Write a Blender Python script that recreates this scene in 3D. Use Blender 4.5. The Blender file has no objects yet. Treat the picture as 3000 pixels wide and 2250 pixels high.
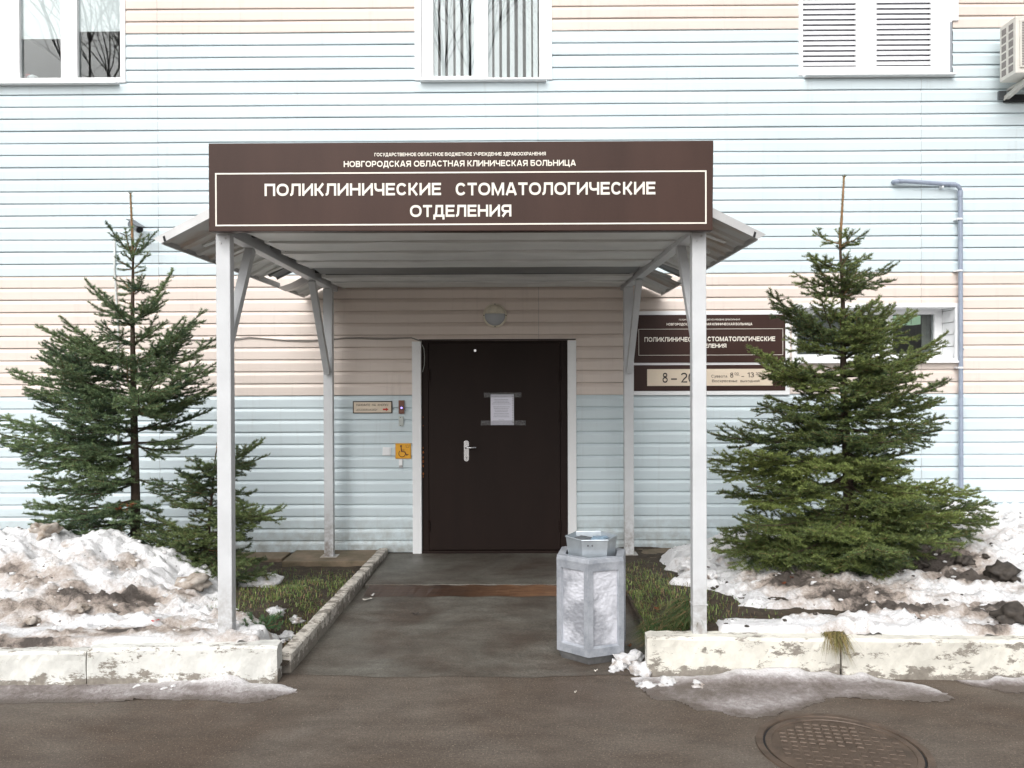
import bpy, bmesh, math, random
import numpy as np
from mathutils import Vector, Matrix, Euler

R = random.Random(7)
NR = np.random.RandomState(11)
S = bpy.context.scene
COL = S.collection

# ------------------------------------------------------------------ camera
CAM_LOC = Vector((0.0, -7.1, 1.57))
FPX = 2350.0
YAW, PITCH, ROLL = 0.0077, -0.0064, -0.0036
CAM_ROT = (Matrix.Rotation(YAW, 3, 'Z') @ Matrix.Rotation(math.pi / 2 + PITCH, 3, 'X') @ Matrix.Rotation(ROLL, 3, 'Z'))
cd = bpy.data.cameras.new('camera')
cam = bpy.data.objects.new('camera', cd)
COL.objects.link(cam)
cam.matrix_world = Matrix.Translation(CAM_LOC) @ CAM_ROT.to_4x4()
cd.sensor_width = 36.0
cd.lens = 36.0 * FPX / 3000.0
cd.clip_start = 0.05
cd.clip_end = 1000
S.camera = cam

# ------------------------------------------------------------------ world, sun, exposure
w = bpy.data.worlds.new('World'); S.world = w; w.use_nodes = True
nt = w.node_tree; nt.nodes.clear()
o_ = nt.nodes.new('ShaderNodeOutputWorld'); bg = nt.nodes.new('ShaderNodeBackground')
sky = nt.nodes.new('ShaderNodeTexSky'); sky.sky_type = 'NISHITA'; sky.sun_disc = False
SUN_EL, SUN_AZ = math.radians(43), math.radians(197)
sky.sun_elevation = SUN_EL; sky.sun_rotation = SUN_AZ
sky.air_density = 1.0; sky.dust_density = 5.0; sky.ozone_density = 1.0
hs = nt.nodes.new('ShaderNodeHueSaturation'); hs.inputs['Saturation'].default_value = 0.16
nt.links.new(sky.outputs[0], hs.inputs['Color']); nt.links.new(hs.outputs[0], bg.inputs[0])
bg.inputs[1].default_value = 0.15
nt.links.new(bg.outputs[0], o_.inputs[0])
sd = bpy.data.lights.new('sun', 'SUN'); sd.energy = 1.5; sd.angle = math.radians(70); sd.color = (1.0, 0.985, 0.965)
sun = bpy.data.objects.new('sun', sd); COL.objects.link(sun)
sdir = Vector((math.sin(SUN_AZ) * math.cos(SUN_EL), math.cos(SUN_AZ) * math.cos(SUN_EL), math.sin(SUN_EL)))
sun.rotation_euler = sdir.to_track_quat('Z', 'Y').to_euler(); sun.location = (0, -10, 12)
S.view_settings.view_transform = 'Standard'; S.view_settings.look = 'None'
S.view_settings.exposure = 0.33; S.view_settings.gamma = 1.0
S.view_settings.use_curve_mapping = False
S.render.engine = 'CYCLES'
S.cycles.max_bounces = 8; S.cycles.transparent_max_bounces = 12
S.cycles.use_denoising = True


def at(px, py, Y=None, Z=None):
    """measured photo position -> point on the plane y=Y or z=Z of the place"""
    d = CAM_ROT @ Vector(((px - 1500) / FPX, -(py - 1125) / FPX, -1))
    t = (Y - CAM_LOC.y) / d.y if Y is not None else (Z - CAM_LOC.z) / d.z
    return CAM_LOC + d * t


# ------------------------------------------------------------------ helpers
class MB:
    def __init__(s): s.v = []; s.f = []; s.m = []
    def add(s, vs, fs, mi=0):
        n = len(s.v); s.v += [tuple(v) for v in vs]
        s.f += [tuple(n + i for i in f) for f in fs]; s.m += [mi] * len(fs)
        return s
    def box(s, x0, x1, y0, y1, z0, z1, mi=0):
        return s.add([(x0, y0, z0), (x1, y0, z0), (x1, y1, z0), (x0, y1, z0), (x0, y0, z1), (x1, y0, z1), (x1, y1, z1), (x0, y1, z1)],
                     [(0, 3, 2, 1), (4, 5, 6, 7), (0, 1, 5, 4), (1, 2, 6, 5), (2, 3, 7, 6), (3, 0, 4, 7)], mi)
    def bar(s, a, b, wx, wy, up=(0, 0, 1), mi=0):
        a = Vector(a); b = Vector(b); d = (b - a).normalized(); up = Vector(up)
        if abs(d.dot(up)) > 0.98: up = Vector((0, 1, 0))
        sx = d.cross(up).normalized(); sy = sx.cross(d).normalized()
        vs = []
        for p in (a, b):
            for i, j in ((-1, -1), (1, -1), (1, 1), (-1, 1)):
                vs.append(p + sx * i * wx / 2 + sy * j * wy / 2)
        return s.add(vs, [(0, 1, 2, 3), (7, 6, 5, 4), (0, 4, 5, 1), (1, 5, 6, 2), (2, 6, 7, 3), (3, 7, 4, 0)], mi)
    def tube(s, pts, r, n=8, mi=0):
        pts = [Vector(p) for p in pts]; rs = r if isinstance(r, (list, tuple)) else [r] * len(pts)
        vs = []; fs = []
        for i, p in enumerate(pts):
            d = (pts[min(i + 1, len(pts) - 1)] - pts[max(i - 1, 0)]).normalized()
            up = Vector((0, 0, 1)) if abs(d.z) < 0.9 else Vector((0, 1, 0))
            sx = d.cross(up).normalized(); sy = sx.cross(d)
            for k in range(n):
                a = 2 * math.pi * k / n
                vs.append(p + (sx * math.cos(a) + sy * math.sin(a)) * rs[i])
        for i in range(len(pts) - 1):
            for k in range(n):
                fs.append((i * n + k, i * n + (k + 1) % n, (i + 1) * n + (k + 1) % n, (i + 1) * n + k))
        fs.append(tuple(range(n))[::-1]); fs.append(tuple((len(pts) - 1) * n + k for k in range(n)))
        return s.add(vs, fs, mi)
    def rings(s, rings, cap0=True, cap1=True, mi=0):
        n = len(rings[0]); vs = [p for r in rings for p in r]; fs = []
        for i in range(len(rings) - 1):
            for k in range(n):
                fs.append((i * n + k, i * n + (k + 1) % n, (i + 1) * n + (k + 1) % n, (i + 1) * n + k))
        if cap0: fs.append(tuple(range(n))[::-1])
        if cap1: fs.append(tuple((len(rings) - 1) * n + k for k in range(n)))
        return s.add(vs, fs, mi)
    def disc(s, c, r, y0, y1, n=32, mi=0):   # cylinder along y
        r0 = [(c[0] + r * math.cos(2 * math.pi * k / n), y0, c[1] + r * math.sin(2 * math.pi * k / n)) for k in range(n)]
        r1 = [(p[0], y1, p[2]) for p in r0]
        return s.rings([r0, r1], mi=mi)
    def build(s, name, m, parent=None, smooth=False, bevel=0, label=None):
        me = bpy.data.meshes.new(name); me.from_pydata(s.v, [], s.f)
        ms = m if isinstance(m, (list, tuple)) else [m]
        for x in ms: me.materials.append(x)
        if len(ms) > 1: me.polygons.foreach_set('material_index', s.m)
        if smooth: me.polygons.foreach_set('use_smooth', [True] * len(me.polygons))
        bm = bmesh.new(); bm.from_mesh(me); bmesh.ops.recalc_face_normals(bm, faces=bm.faces); bm.to_mesh(me); bm.free()
        me.update()
        return link(name, me, parent, bevel, label)


def link(name, me, parent=None, bevel=0, label=None):
    o = bpy.data.objects.new(name, me); COL.objects.link(o)
    if parent is not None:
        o.parent = parent; o.matrix_parent_inverse = parent.matrix_world.inverted() if False else Matrix.Translation(-parent_loc(parent))
    if bevel:
        b = o.modifiers.new('Bevel', 'BEVEL'); b.width = bevel; b.segments = 2; b.limit_method = 'ANGLE'
    if label: o['label'] = label
    return o


def parent_loc(p):
    l = Vector((0, 0, 0))
    while p is not None:
        l = l + p.location + (p.matrix_parent_inverse.translation if p.parent else Vector((0, 0, 0)))
        p = p.parent
    return l


def thing(name, label, cat, loc=(0, 0, 0), group=None):
    o = bpy.data.objects.new(name, None); COL.objects.link(o)
    o.location = loc; o.empty_display_size = 0.1
    o['label'] = label; o['category'] = cat
    if group: o['group'] = group
    return o


def tag(o, label, cat, group=None, kind=None):
    o['label'] = label; o['category'] = cat
    if group: o['group'] = group
    if kind: o['kind'] = kind
    return o


def struct(o): o['kind'] = 'structure'; return o


# ---- numpy noise
_P = NR.permutation(4096)
def _h(ix, iy): return _P[(_P[ix & 4095] + iy) & 4095] / 4096.0
def vnoise(x, y):
    ix = np.floor(x).astype(int); iy = np.floor(y).astype(int); fx = x - ix; fy = y - iy
    fx = fx * fx * (3 - 2 * fx); fy = fy * fy * (3 - 2 * fy)
    a = _h(ix, iy); b = _h(ix + 1, iy); c = _h(ix, iy + 1); d = _h(ix + 1, iy + 1)
    return (a * (1 - fx) + b * fx) * (1 - fy) + (c * (1 - fx) + d * fx) * fy - 0.5
def fbm(x, y, o=4, g=0.5):
    r = 0; a = 1.0
    for k in range(o):
        r = r + a * vnoise(x + 17.3 * k, y - 9.1 * k); a *= g; x = x * 2.03; y = y * 2.03
    return r
def sm(e0, e1, x):
    t = np.clip((x - e0) / (e1 - e0), 0, 1); return t * t * (3 - 2 * t)


# ---- materials
def srgb(r, g, b):
    f = lambda c: (c / 255 / 12.92) if c / 255 <= 0.04045 else ((c / 255 + 0.055) / 1.055) ** 2.4
    return (f(r), f(g), f(b), 1)


class NT:
    def __init__(s, name):
        s.m = bpy.data.materials.new(name); s.m.use_nodes = True; s.t = s.m.node_tree
        s.b = s.t.nodes['Principled BSDF']; s.out = s.t.nodes['Material Output']
        s.tc = s.t.nodes.new('ShaderNodeTexCoord'); s.co = s.tc.outputs['Object']
    def n(s, ty, **k):
        x = s.t.nodes.new(ty)
        for a, v in k.items(): setattr(x, a, v)
        return x
    def l(s, a, b): s.t.links.new(a, b)
    def map(s, scale):
        m = s.n('ShaderNodeMapping'); m.inputs['Scale'].default_value = scale; s.l(s.co, m.inputs[0]); return m.outputs[0]
    def noise(s, scale, detail=4, rough=0.55, co=None, dist=0):
        x = s.n('ShaderNodeTexNoise'); x.inputs['Scale'].default_value = scale; x.inputs['Detail'].default_value = detail
        x.inputs['Roughness'].default_value = rough; x.inputs['Distortion'].default_value = dist
        s.l(co or s.co, x.inputs['Vector']); return x.outputs['Fac']
    def ramp(s, fac, lo, hi, c0=(0, 0, 0, 1), c1=(1, 1, 1, 1)):
        x = s.n('ShaderNodeValToRGB'); e = x.color_ramp.elements
        e[0].position = lo; e[0].color = c0; e[1].position = hi; e[1].color = c1; s.l(fac, x.inputs[0]); return x.outputs[0]
    def mix(s, fac, a, b, mode='MIX'):
        x = s.n('ShaderNodeMix', data_type='RGBA', blend_type=mode)
        for v, i in ((fac, 0), (a, 6), (b, 7)):
            if isinstance(v, (int, float)): x.inputs[i].default_value = v
            elif isinstance(v, tuple): x.inputs[i].default_value = v
            else: s.l(v, x.inputs[i])
        return x.outputs[2]
    def mul(s, a, b):
        x = s.n('ShaderNodeMath', operation='MULTIPLY')
        for v, i in ((a, 0), (b, 1)):
            if isinstance(v, (int, float)): x.inputs[i].default_value = v
            else: s.l(v, x.inputs[i])
        return x.outputs[0]
    def col(s, c):
        if isinstance(c, tuple): s.b.inputs['Base Color'].default_value = c
        else: s.l(c, s.b.inputs['Base Color'])
        return s
    def rough(s, v):
        if isinstance(v, (int, float)): s.b.inputs['Roughness'].default_value = v
        else: s.l(v, s.b.inputs['Roughness'])
        return s
    def metal(s, v): s.b.inputs['Metallic'].default_value = v; return s
    def spec(s, v): s.b.inputs['Specular IOR Level'].default_value = v; return s
    def bump(s, h, strength, dist):
        x = s.n('ShaderNodeBump'); x.inputs['Strength'].default_value = strength; x.inputs['Distance'].default_value = dist
        s.l(h, x.inputs['Height']); s.l(x.outputs[0], s.b.inputs['Normal']); return s


def dim(c, k): return (c[0] * k, c[1] * k, c[2] * k, 1)


def lowdirt(m, z0, z1, c, amt):
    t = m.node_tree; b = t.nodes['Principled BSDF']; src = b.inputs['Base Color'].links[0].from_socket
    k = NT.__new__(NT); k.m = m; k.t = t; k.b = b; tc = t.nodes.new('ShaderNodeTexCoord'); k.co = tc.outputs['Object']
    g = k.n('ShaderNodeNewGeometry'); sx = k.n('ShaderNodeSeparateXYZ'); k.l(g.outputs['Position'], sx.inputs[0]); mr = k.n('ShaderNodeMapRange'); k.l(sx.outputs['Z'], mr.inputs[0])
    mr.inputs[1].default_value = z1; mr.inputs[2].default_value = z0
    k.l(k.mix(k.mul(k.mul(mr.outputs[0], k.ramp(k.noise(18, 6, 0.7), 0.38, 0.62)), amt), src, c), b.inputs['Base Color'])


def simple(name, c, rough=0.5, metal=0, var=0.12, scale=8, bump=0.0, bscale=60, spec=0.5):
    k = NT(name); nz = k.noise(scale, 5)
    k.col(k.mix(k.ramp(nz, 0.3, 0.7), dim(c, 1 - var), dim(c, 1 + var))).rough(rough).metal(metal).spec(spec)
    if bump: k.bump(k.noise(bscale, 4), bump, 0.004)
    return k.m


def siding_mat(name, c, dirt):
    k = NT(name)
    str_ = k.noise(3.0, 5, 0.6, k.map((0.5, 1, 6)))
    g = k.noise(1.1, 4, 0.6)
    c1 = k.mix(k.ramp(str_, 0.35, 0.7), dim(c, 0.965), c)
    c2 = k.mix(k.mul(k.ramp(g, 0.45, 0.75), 0.22), c1, dirt)
    geo = k.n('ShaderNodeNewGeometry'); sx = k.n('ShaderNodeSeparateXYZ'); k.l(geo.outputs['Position'], sx.inputs[0])
    mr = k.n('ShaderNodeMapRange'); k.l(sx.outputs['Z'], mr.inputs[0]); mr.inputs[1].default_value = 0.42; mr.inputs[2].default_value = 0.0
    c2 = k.mix(k.mul(k.mul(mr.outputs[0], k.ramp(k.noise(9, 6, 0.7), 0.35, 0.65)), 0.75), c2, (0.20, 0.17, 0.13, 1))
    stk = k.ramp(k.noise(5, 5, 0.65, k.map((3.0, 1, 0.22))), 0.56, 0.78)
    c2 = k.mix(k.mul(stk, 0.20), c2, (0.30, 0.28, 0.25, 1))
    k.col(c2).rough(0.42).spec(0.35).bump(k.noise(220, 2, 0.5, k.map((0.25, 1, 2))), 0.12, 0.001)
    return k.m


BLUE = siding_mat('siding_blue_vinyl', (0.605, 0.694, 0.728, 1), (0.45, 0.52, 0.55, 1))
PINK = siding_mat('siding_pink_vinyl', (0.715, 0.630, 0.572, 1), (0.56, 0.44, 0.36, 1))
WHITE = simple('white_plastic_trim', (0.80, 0.81, 0.82, 1), 0.35, var=0.03, scale=3)
BLIND = simple('white_blind_fabric', (0.93, 0.93, 0.94, 1), 0.7, var=0.03)
POST = simple('pale_grey_paint', (0.56, 0.575, 0.59, 1), 0.42, var=0.06, scale=5, bump=0.15, bscale=120)
lowdirt(POST, 0.12, 0.55, (0.16, 0.12, 0.09, 1), 0.8)
SHEET = simple('grey_painted_sheet', (0.64, 0.65, 0.635, 1), 0.5, var=0.12, scale=2.5, bump=0.1, bscale=20)
GALV = simple('galvanised_sheet', (0.42, 0.42, 0.42, 1), 0.38, metal=0.5, var=0.15, scale=6)
GALV_SHADE = simple('recess_shade_sheet', (0.17, 0.18, 0.18, 1), 0.45, metal=0.3, var=0.15, scale=6)  # shade of the recessed canopy bay, painted as a darker sheet colour
SEAM_SHADE = simple('seam_shade_steel', (0.06, 0.06, 0.06, 1), 0.7)  # dark purlin colour stands in for shade in the ceiling gaps
k = NT('rust_stained_sheet')
k.col(k.mix(k.ramp(k.noise(3.5, 6, 0.65), 0.48, 0.72), (0.43, 0.42, 0.40, 1), (0.36, 0.25, 0.17, 1))).rough(0.5)
STAIN = k.m
def brown(name, c, gloss):
    k = NT(name); k.spec(0.18)
    sp = k.noise(330, 2); st = k.noise(3, 4, 0.6, k.map((1, 1, .25)))
    c1 = k.mix(k.ramp(st, 0.35, 0.7), dim(c, 0.85), dim(c, 1.15))
    k.col(k.mix(k.mul(k.ramp(sp, 0.64, 0.74), 0.25), c1, dim(c, 3.2))).rough(gloss).bump(k.noise(260, 2), 0.08, 0.001)
    return k.m
SIGN = brown('brown_sign_film', (0.054, 0.029, 0.0225, 1), 0.38)
SIGND = brown('dark_brown_sign_film', (0.045, 0.024, 0.020, 1), 0.35)
DOOR = brown('dark_brown_powder_coat', (0.016, 0.0085, 0.0065, 1), 0.55)
CREAM = simple('cream_film', (0.80, 0.76, 0.68, 1), 0.5, var=0.03)
BEIGE = simple('beige_film', (0.66, 0.56, 0.44, 1), 0.45, var=0.04)
BLACKL = simple('dark_print', (0.03, 0.022, 0.02, 1), 0.6, var=0.1)
REDP = simple('red_print', (0.55, 0.035, 0.02, 1), 0.6, var=0.1)
YELL = simple('yellow_film', (0.75, 0.36, 0.012, 1), 0.4, var=0.05)
MAROON = simple('maroon_print', (0.09, 0.008, 0.006, 1), 0.5, var=0.1)
DARK = simple('black_void', (0.012, 0.012, 0.014, 1), 0.8, var=0.1)
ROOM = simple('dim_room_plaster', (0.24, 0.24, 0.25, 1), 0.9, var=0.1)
PIPE = simple('blue_grey_pipe_paint', (0.26, 0.30, 0.38, 1), 0.42, var=0.1, scale=20)
CHROME = simple('chrome', (0.75, 0.75, 0.77, 1), 0.18, metal=1.0, var=0.05)
ACW = simple('aged_white_casing', (0.62, 0.60, 0.55, 1), 0.5, var=0.08)
ACG = simple('grey_coil_fins', (0.22, 0.20, 0.19, 1), 0.6, var=0.3, scale=120)
PAPER = simple('paper', (0.78, 0.78, 0.88, 1), 0.75, var=0.03)
PRINT = simple('faint_grey_print', (0.30, 0.30, 0.36, 1), 0.8, var=0.3, scale=400)
WIRE = simple('weathered_grey_cable', (0.22, 0.20, 0.18, 1), 0.6)
FOAM = simple('orange_mounting_foam', (0.50, 0.17, 0.05, 1), 0.85, var=0.3, scale=60)
LAMPY = simple('yellowed_lamp_plastic', (0.72, 0.67, 0.55, 1), 0.5, var=0.12, scale=30)
CAMG = simple('grey_camera_casing', (0.10, 0.11, 0.12, 1), 0.35)
BROWNB = simple('brown_reader_case', (0.16, 0.055, 0.03, 1), 0.4)

k = NT('thin_window_glass'); k.t.nodes.remove(k.b)
gl = k.n('ShaderNodeBsdfGlossy'); gl.inputs['Roughness'].default_value = 0.01; gl.inputs[0].default_value = (1, 1, 1, 1)
tr = k.n('ShaderNodeBsdfTransparent'); tr.inputs[0].default_value = (0.90, 0.93, 0.93, 1)
fr = k.n('ShaderNodeFresnel'); fr.inputs[0].default_value = 1.42
mx = k.n('ShaderNodeMixShader'); k.l(fr.outputs[0], mx.inputs[0]); k.l(tr.outputs[0], mx.inputs[1]); k.l(gl.outputs[0], mx.inputs[2])
k.l(mx.outputs[0], k.out.inputs[0]); GLASS = k.m
k = NT('clear_adhesive_tape'); k.t.nodes.remove(k.b)
gl = k.n('ShaderNodeBsdfPrincipled'); gl.inputs['Roughness'].default_value = 0.3; gl.inputs[0].default_value = (.35, .35, .36, 1)
tr = k.n('ShaderNodeBsdfTransparent'); mx = k.n('ShaderNodeMixShader'); mx.inputs[0].default_value = 0.16
k.l(tr.outputs[0], mx.inputs[1]); k.l(gl.outputs[0], mx.inputs[2]); k.l(mx.outputs[0], k.out.inputs[0]); TAPE = k.m
k = NT('frosted_lamp_glass'); k.col((0.55, 0.58, 0.62, 1)).rough(0.25); k.b.inputs['Transmission Weight'].default_value = 0.25; LENS = k.m
k = NT('violet_status_light'); k.col((0.3, 0.2, 0.8, 1)); k.b.inputs['Emission Color'].default_value = (0.45, 0.35, 1, 1); k.b.inputs['Emission Strength'].default_value = 1.5; LED = k.m

# asphalt: road
def asphalt(name, base, brownc, wet0, wet1, stones=True):
    k = NT(name)
    big = k.noise(0.75 if stones else 1.5, 6, 0.62, dist=0.6); mid = k.noise(5, 6, 0.65, k.map((0.6, 1.6, 1))); fine = k.noise(85, 5, 0.8); sp = k.noise(135, 1, 0.5)
    c = k.mix(k.ramp(big, 0.38, 0.64), base, brownc)
    c = k.mix(k.ramp(mid, 0.3, 0.72), dim((1, 1, 1), 0.62), (1.15, 1.15, 1.15, 1), 'MIX') if False else k.mix(1.0, c, k.ramp(mid, 0.3, 0.7, (0.58, 0.56, 0.54, 1), (1, 1, 1, 1)), 'MULTIPLY')
    c = k.mix(1.0, c, k.ramp(fine, 0.32, 0.68, (0.45, 0.45, 0.45, 1), (1.25, 1.25, 1.25, 1)), 'MULTIPLY')
    if stones: c = k.mix(k.mul(k.ramp(sp, 0.66, 0.72), 0.75), c, (0.36, 0.30, 0.23, 1)); c = k.mix(k.mul(k.ramp(k.noise(95, 2, 0.6), 0.62, 0.70), 0.55), c, (0.03, 0.022, 0.016, 1))
    k.col(c); k.rough(k.ramp(k.noise(1.6, 5, 0.6), 0.35, 0.65, (wet0,) * 3 + (1,), (wet1,) * 3 + (1,)))
    k.bump(fine, 0.7, 0.006)
    return k.m
ROAD = asphalt('wet_brown_asphalt', (0.172, 0.144, 0.118, 1), (0.118, 0.084, 0.060, 1), 0.5, 0.8)
PATH = asphalt('damp_grey_asphalt', (0.190, 0.180, 0.154, 1), (0.098, 0.074, 0.056, 1), 0.45, 0.75, False)

def whitewash(name, paint, amount):
    k = NT(name)
    geo = k.n('ShaderNodeNewGeometry')
    sx = k.n('ShaderNodeSeparateXYZ'); k.l(geo.outputs['Position'], sx.inputs[0])
    n1 = k.noise(13, 10, 0.78, k.map((0.45, 1, 1.0)))
    lowr = k.n('ShaderNodeMapRange'); k.l(sx.outputs['Z'], lowr.inputs[0]); lowr.inputs[1].default_value = 0.075; lowr.inputs[2].default_value = 0.0
    lowr.inputs[3].default_value = 0.0; lowr.inputs[4].default_value = 0.16
    ad = k.n('ShaderNodeMath', operation='ADD'); k.l(n1, ad.inputs[0]); k.l(lowr.outputs[0], ad.inputs[1])
    m = k.ramp(ad.outputs[0], amount, amount + 0.035)
    conc = k.mix(k.noise(40, 4), (0.12, 0.105, 0.085, 1), (0.33, 0.30, 0.26, 1))
    pt = k.mix(k.ramp(k.noise(4, 6, 0.65), 0.42, 0.72), paint, dim(paint, 0.62))
    k.col(k.mix(m, pt, conc)).rough(0.85).bump(k.noise(60, 5, 0.7), 0.5, 0.005)
    return k.m
KERBW = whitewash('peeling_whitewash', (0.70, 0.70, 0.66, 1), 0.558)
KERBY = whitewash('peeling_yellowed_whitewash', (0.68, 0.66, 0.59, 1), 0.55)
KERBG = whitewash('mossy_worn_whitewash', (0.62, 0.58, 0.52, 1), 0.50)
k = NT('damp_concrete')
k.col(k.mix(k.ramp(k.noise(6, 6, 0.65), 0.35, 0.7), (0.22, 0.165, 0.115, 1), (0.10, 0.085, 0.05, 1))).rough(0.85).bump(k.noise(60, 5), 0.4, 0.004); CONC = k.m
k = NT('dark_garden_soil')
k.col(k.mix(k.ramp(k.noise(14, 7, 0.7), 0.35, 0.7), (0.030, 0.021, 0.014, 1), (0.085, 0.062, 0.038, 1))).rough(0.9).bump(k.noise(45, 6, 0.7), 0.9, 0.02); SOIL = k.m
def snow_mat(name, clean, dirt, dark):
    k = NT(name)
    a = k.n('ShaderNodeAttribute'); a.attribute_name = 'dirt'
    n1 = k.noise(6, 8, 0.7, dist=0.4); n2 = k.noise(38, 6, 0.75)
    def mth(op, x, y):
        q = k.n('ShaderNodeMath', operation=op)
        for v, i in ((x, 0), (y, 1)):
            if isinstance(v, (int, float)): q.inputs[i].default_value = v
            else: k.l(v, q.inputs[i])
        return q.outputs[0]
    base = mth('ADD', mth('MULTIPLY', mth('SUBTRACT', n1, 0.5), 0.9), mth('MULTIPLY', mth('SUBTRACT', n2, 0.5), 0.95))
    s_ = mth('ADD', a.outputs['Fac'], base)
    c = k.mix(k.ramp(s_, 0.18, 0.62), clean, dirt); c = k.mix(k.ramp(s_, 0.62, 0.95), c, dark)
    sp = k.ramp(k.noise(130, 3, 0.65), 0.64, 0.70)
    c = k.mix(k.mul(sp, 0.7), c, (0.09, 0.06, 0.045, 1))
    k.col(c).rough(0.55).bump(k.noise(42, 8, 0.75), 0.9, 0.022)
    k.b.inputs['Subsurface Weight'].default_value = 0.0
    return k.m
SNOW = snow_mat('dirty_melting_snow', (0.84, 0.84, 0.85, 1), (0.45, 0.38, 0.33, 1), (0.085, 0.07, 0.06, 1))
ICE = snow_mat('grey_trodden_ice', (0.72, 0.70, 0.71, 1), (0.30, 0.265, 0.26, 1), (0.13, 0.105, 0.09, 1)); ICE.node_tree.nodes['Principled BSDF'].inputs['Roughness'].default_value = 0.3
CLOD = simple('black_frozen_dirt', (0.045, 0.037, 0.030, 1), 0.7, var=0.5, scale=30, bump=0.8, bscale=50)
IRON = simple('rusty_cast_iron', (0.098, 0.070, 0.052, 1), 0.5, metal=0.2, var=0.35, scale=14, bump=0.4, bscale=120)
k = NT('silver_paint_over_concrete')
k.col(k.mix(k.ramp(k.noise(9, 6, 0.7), 0.38, 0.7), (0.40, 0.42, 0.46, 1), (0.22, 0.24, 0.27, 1))).rough(0.5).metal(0.25).bump(k.noise(90, 4), 0.3, 0.002); SILV = k.m
k = NT('hammered_silver_paint')
vor = k.n('ShaderNodeTexVoronoi'); vor.feature = 'SMOOTH_F1'; vor.inputs['Scale'].default_value = 62; k.l(k.map((0.75, 0.75, 1.3)), vor.inputs[0])
k.col(k.mix(k.ramp(k.noise(5, 5, 0.6), 0.44, 0.60), (0.58, 0.59, 0.64, 1), (0.28, 0.29, 0.32, 1))).rough(0.5).metal(0.1)
k.bump(vor.outputs['Distance'], 0.55, 0.0035); PEBB = k.m
GALVB = simple('galvanised_bucket', (0.48, 0.53, 0.57, 1), 0.38, metal=0.6, var=0.12, scale=12)
BAG = simple('pale_blue_plastic_bag', (0.20, 0.28, 0.36, 1), 0.3, var=0.2, scale=30)
WOOD = simple('wet_brown_plank', (0.13, 0.065, 0.036, 1), 0.5, var=0.8, scale=5, bump=0.5, bscale=40)
BARK = simple('spruce_bark', (0.065, 0.045, 0.032, 1), 0.9, var=0.3, scale=40, bump=0.8, bscale=60)
TWIG = simple('young_spruce_bark', (0.26, 0.15, 0.075, 1), 0.85, var=0.25, scale=40)
k = NT('spruce_needles'); a = k.n('ShaderNodeAttribute'); a.attribute_name = 'tint'
k.col(a.outputs['Color']).rough(0.5).spec(0.4); NEEDLE = k.m
k = NT('grass_blades'); a = k.n('ShaderNodeAttribute'); a.attribute_name = 'tint'
k.col(a.outputs['Color']).rough(0.55); GRASS = k.m
LEAF = simple('brown_dead_leaf', (0.17, 0.055, 0.025, 1), 0.7, var=0.4, scale=60)
GREY_BARK = simple('bare_tree_bark', (0.45, 0.43, 0.42, 1), 0.9)


# ---- lettering: flat print drawn with mitred strokes
def _arc(cx, cy, rx, ry, d0, d1, n=14, e=0.88):
    o = []
    for q in range(n + 1):
        a = math.radians(d0 + (d1 - d0) * q / n); c_, s_ = math.cos(a), math.sin(a)
        o.append((cx + rx * math.copysign(abs(c_) ** e, c_), cy + ry * math.copysign(abs(s_) ** e, s_)))
    return o


GW = dict(zip('ОПЛИКНЧЕСТМАГДЯБВРЖЗУХЦЮЬЫЙ', (1.08, .95, .95, .97, .86, .95, .9, .82, .94, .84, 1.12, 1.02, .70, 1.0, .92, .88, .9, .85, 1.3, .8, .9, .92, 1.0, 1.38, .84, 1.15, .97)))
GW.update({'0': .72, '1': .40, '2': .70, '3': .70, '8': .72, '–': .75, ' ': .42})


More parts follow.
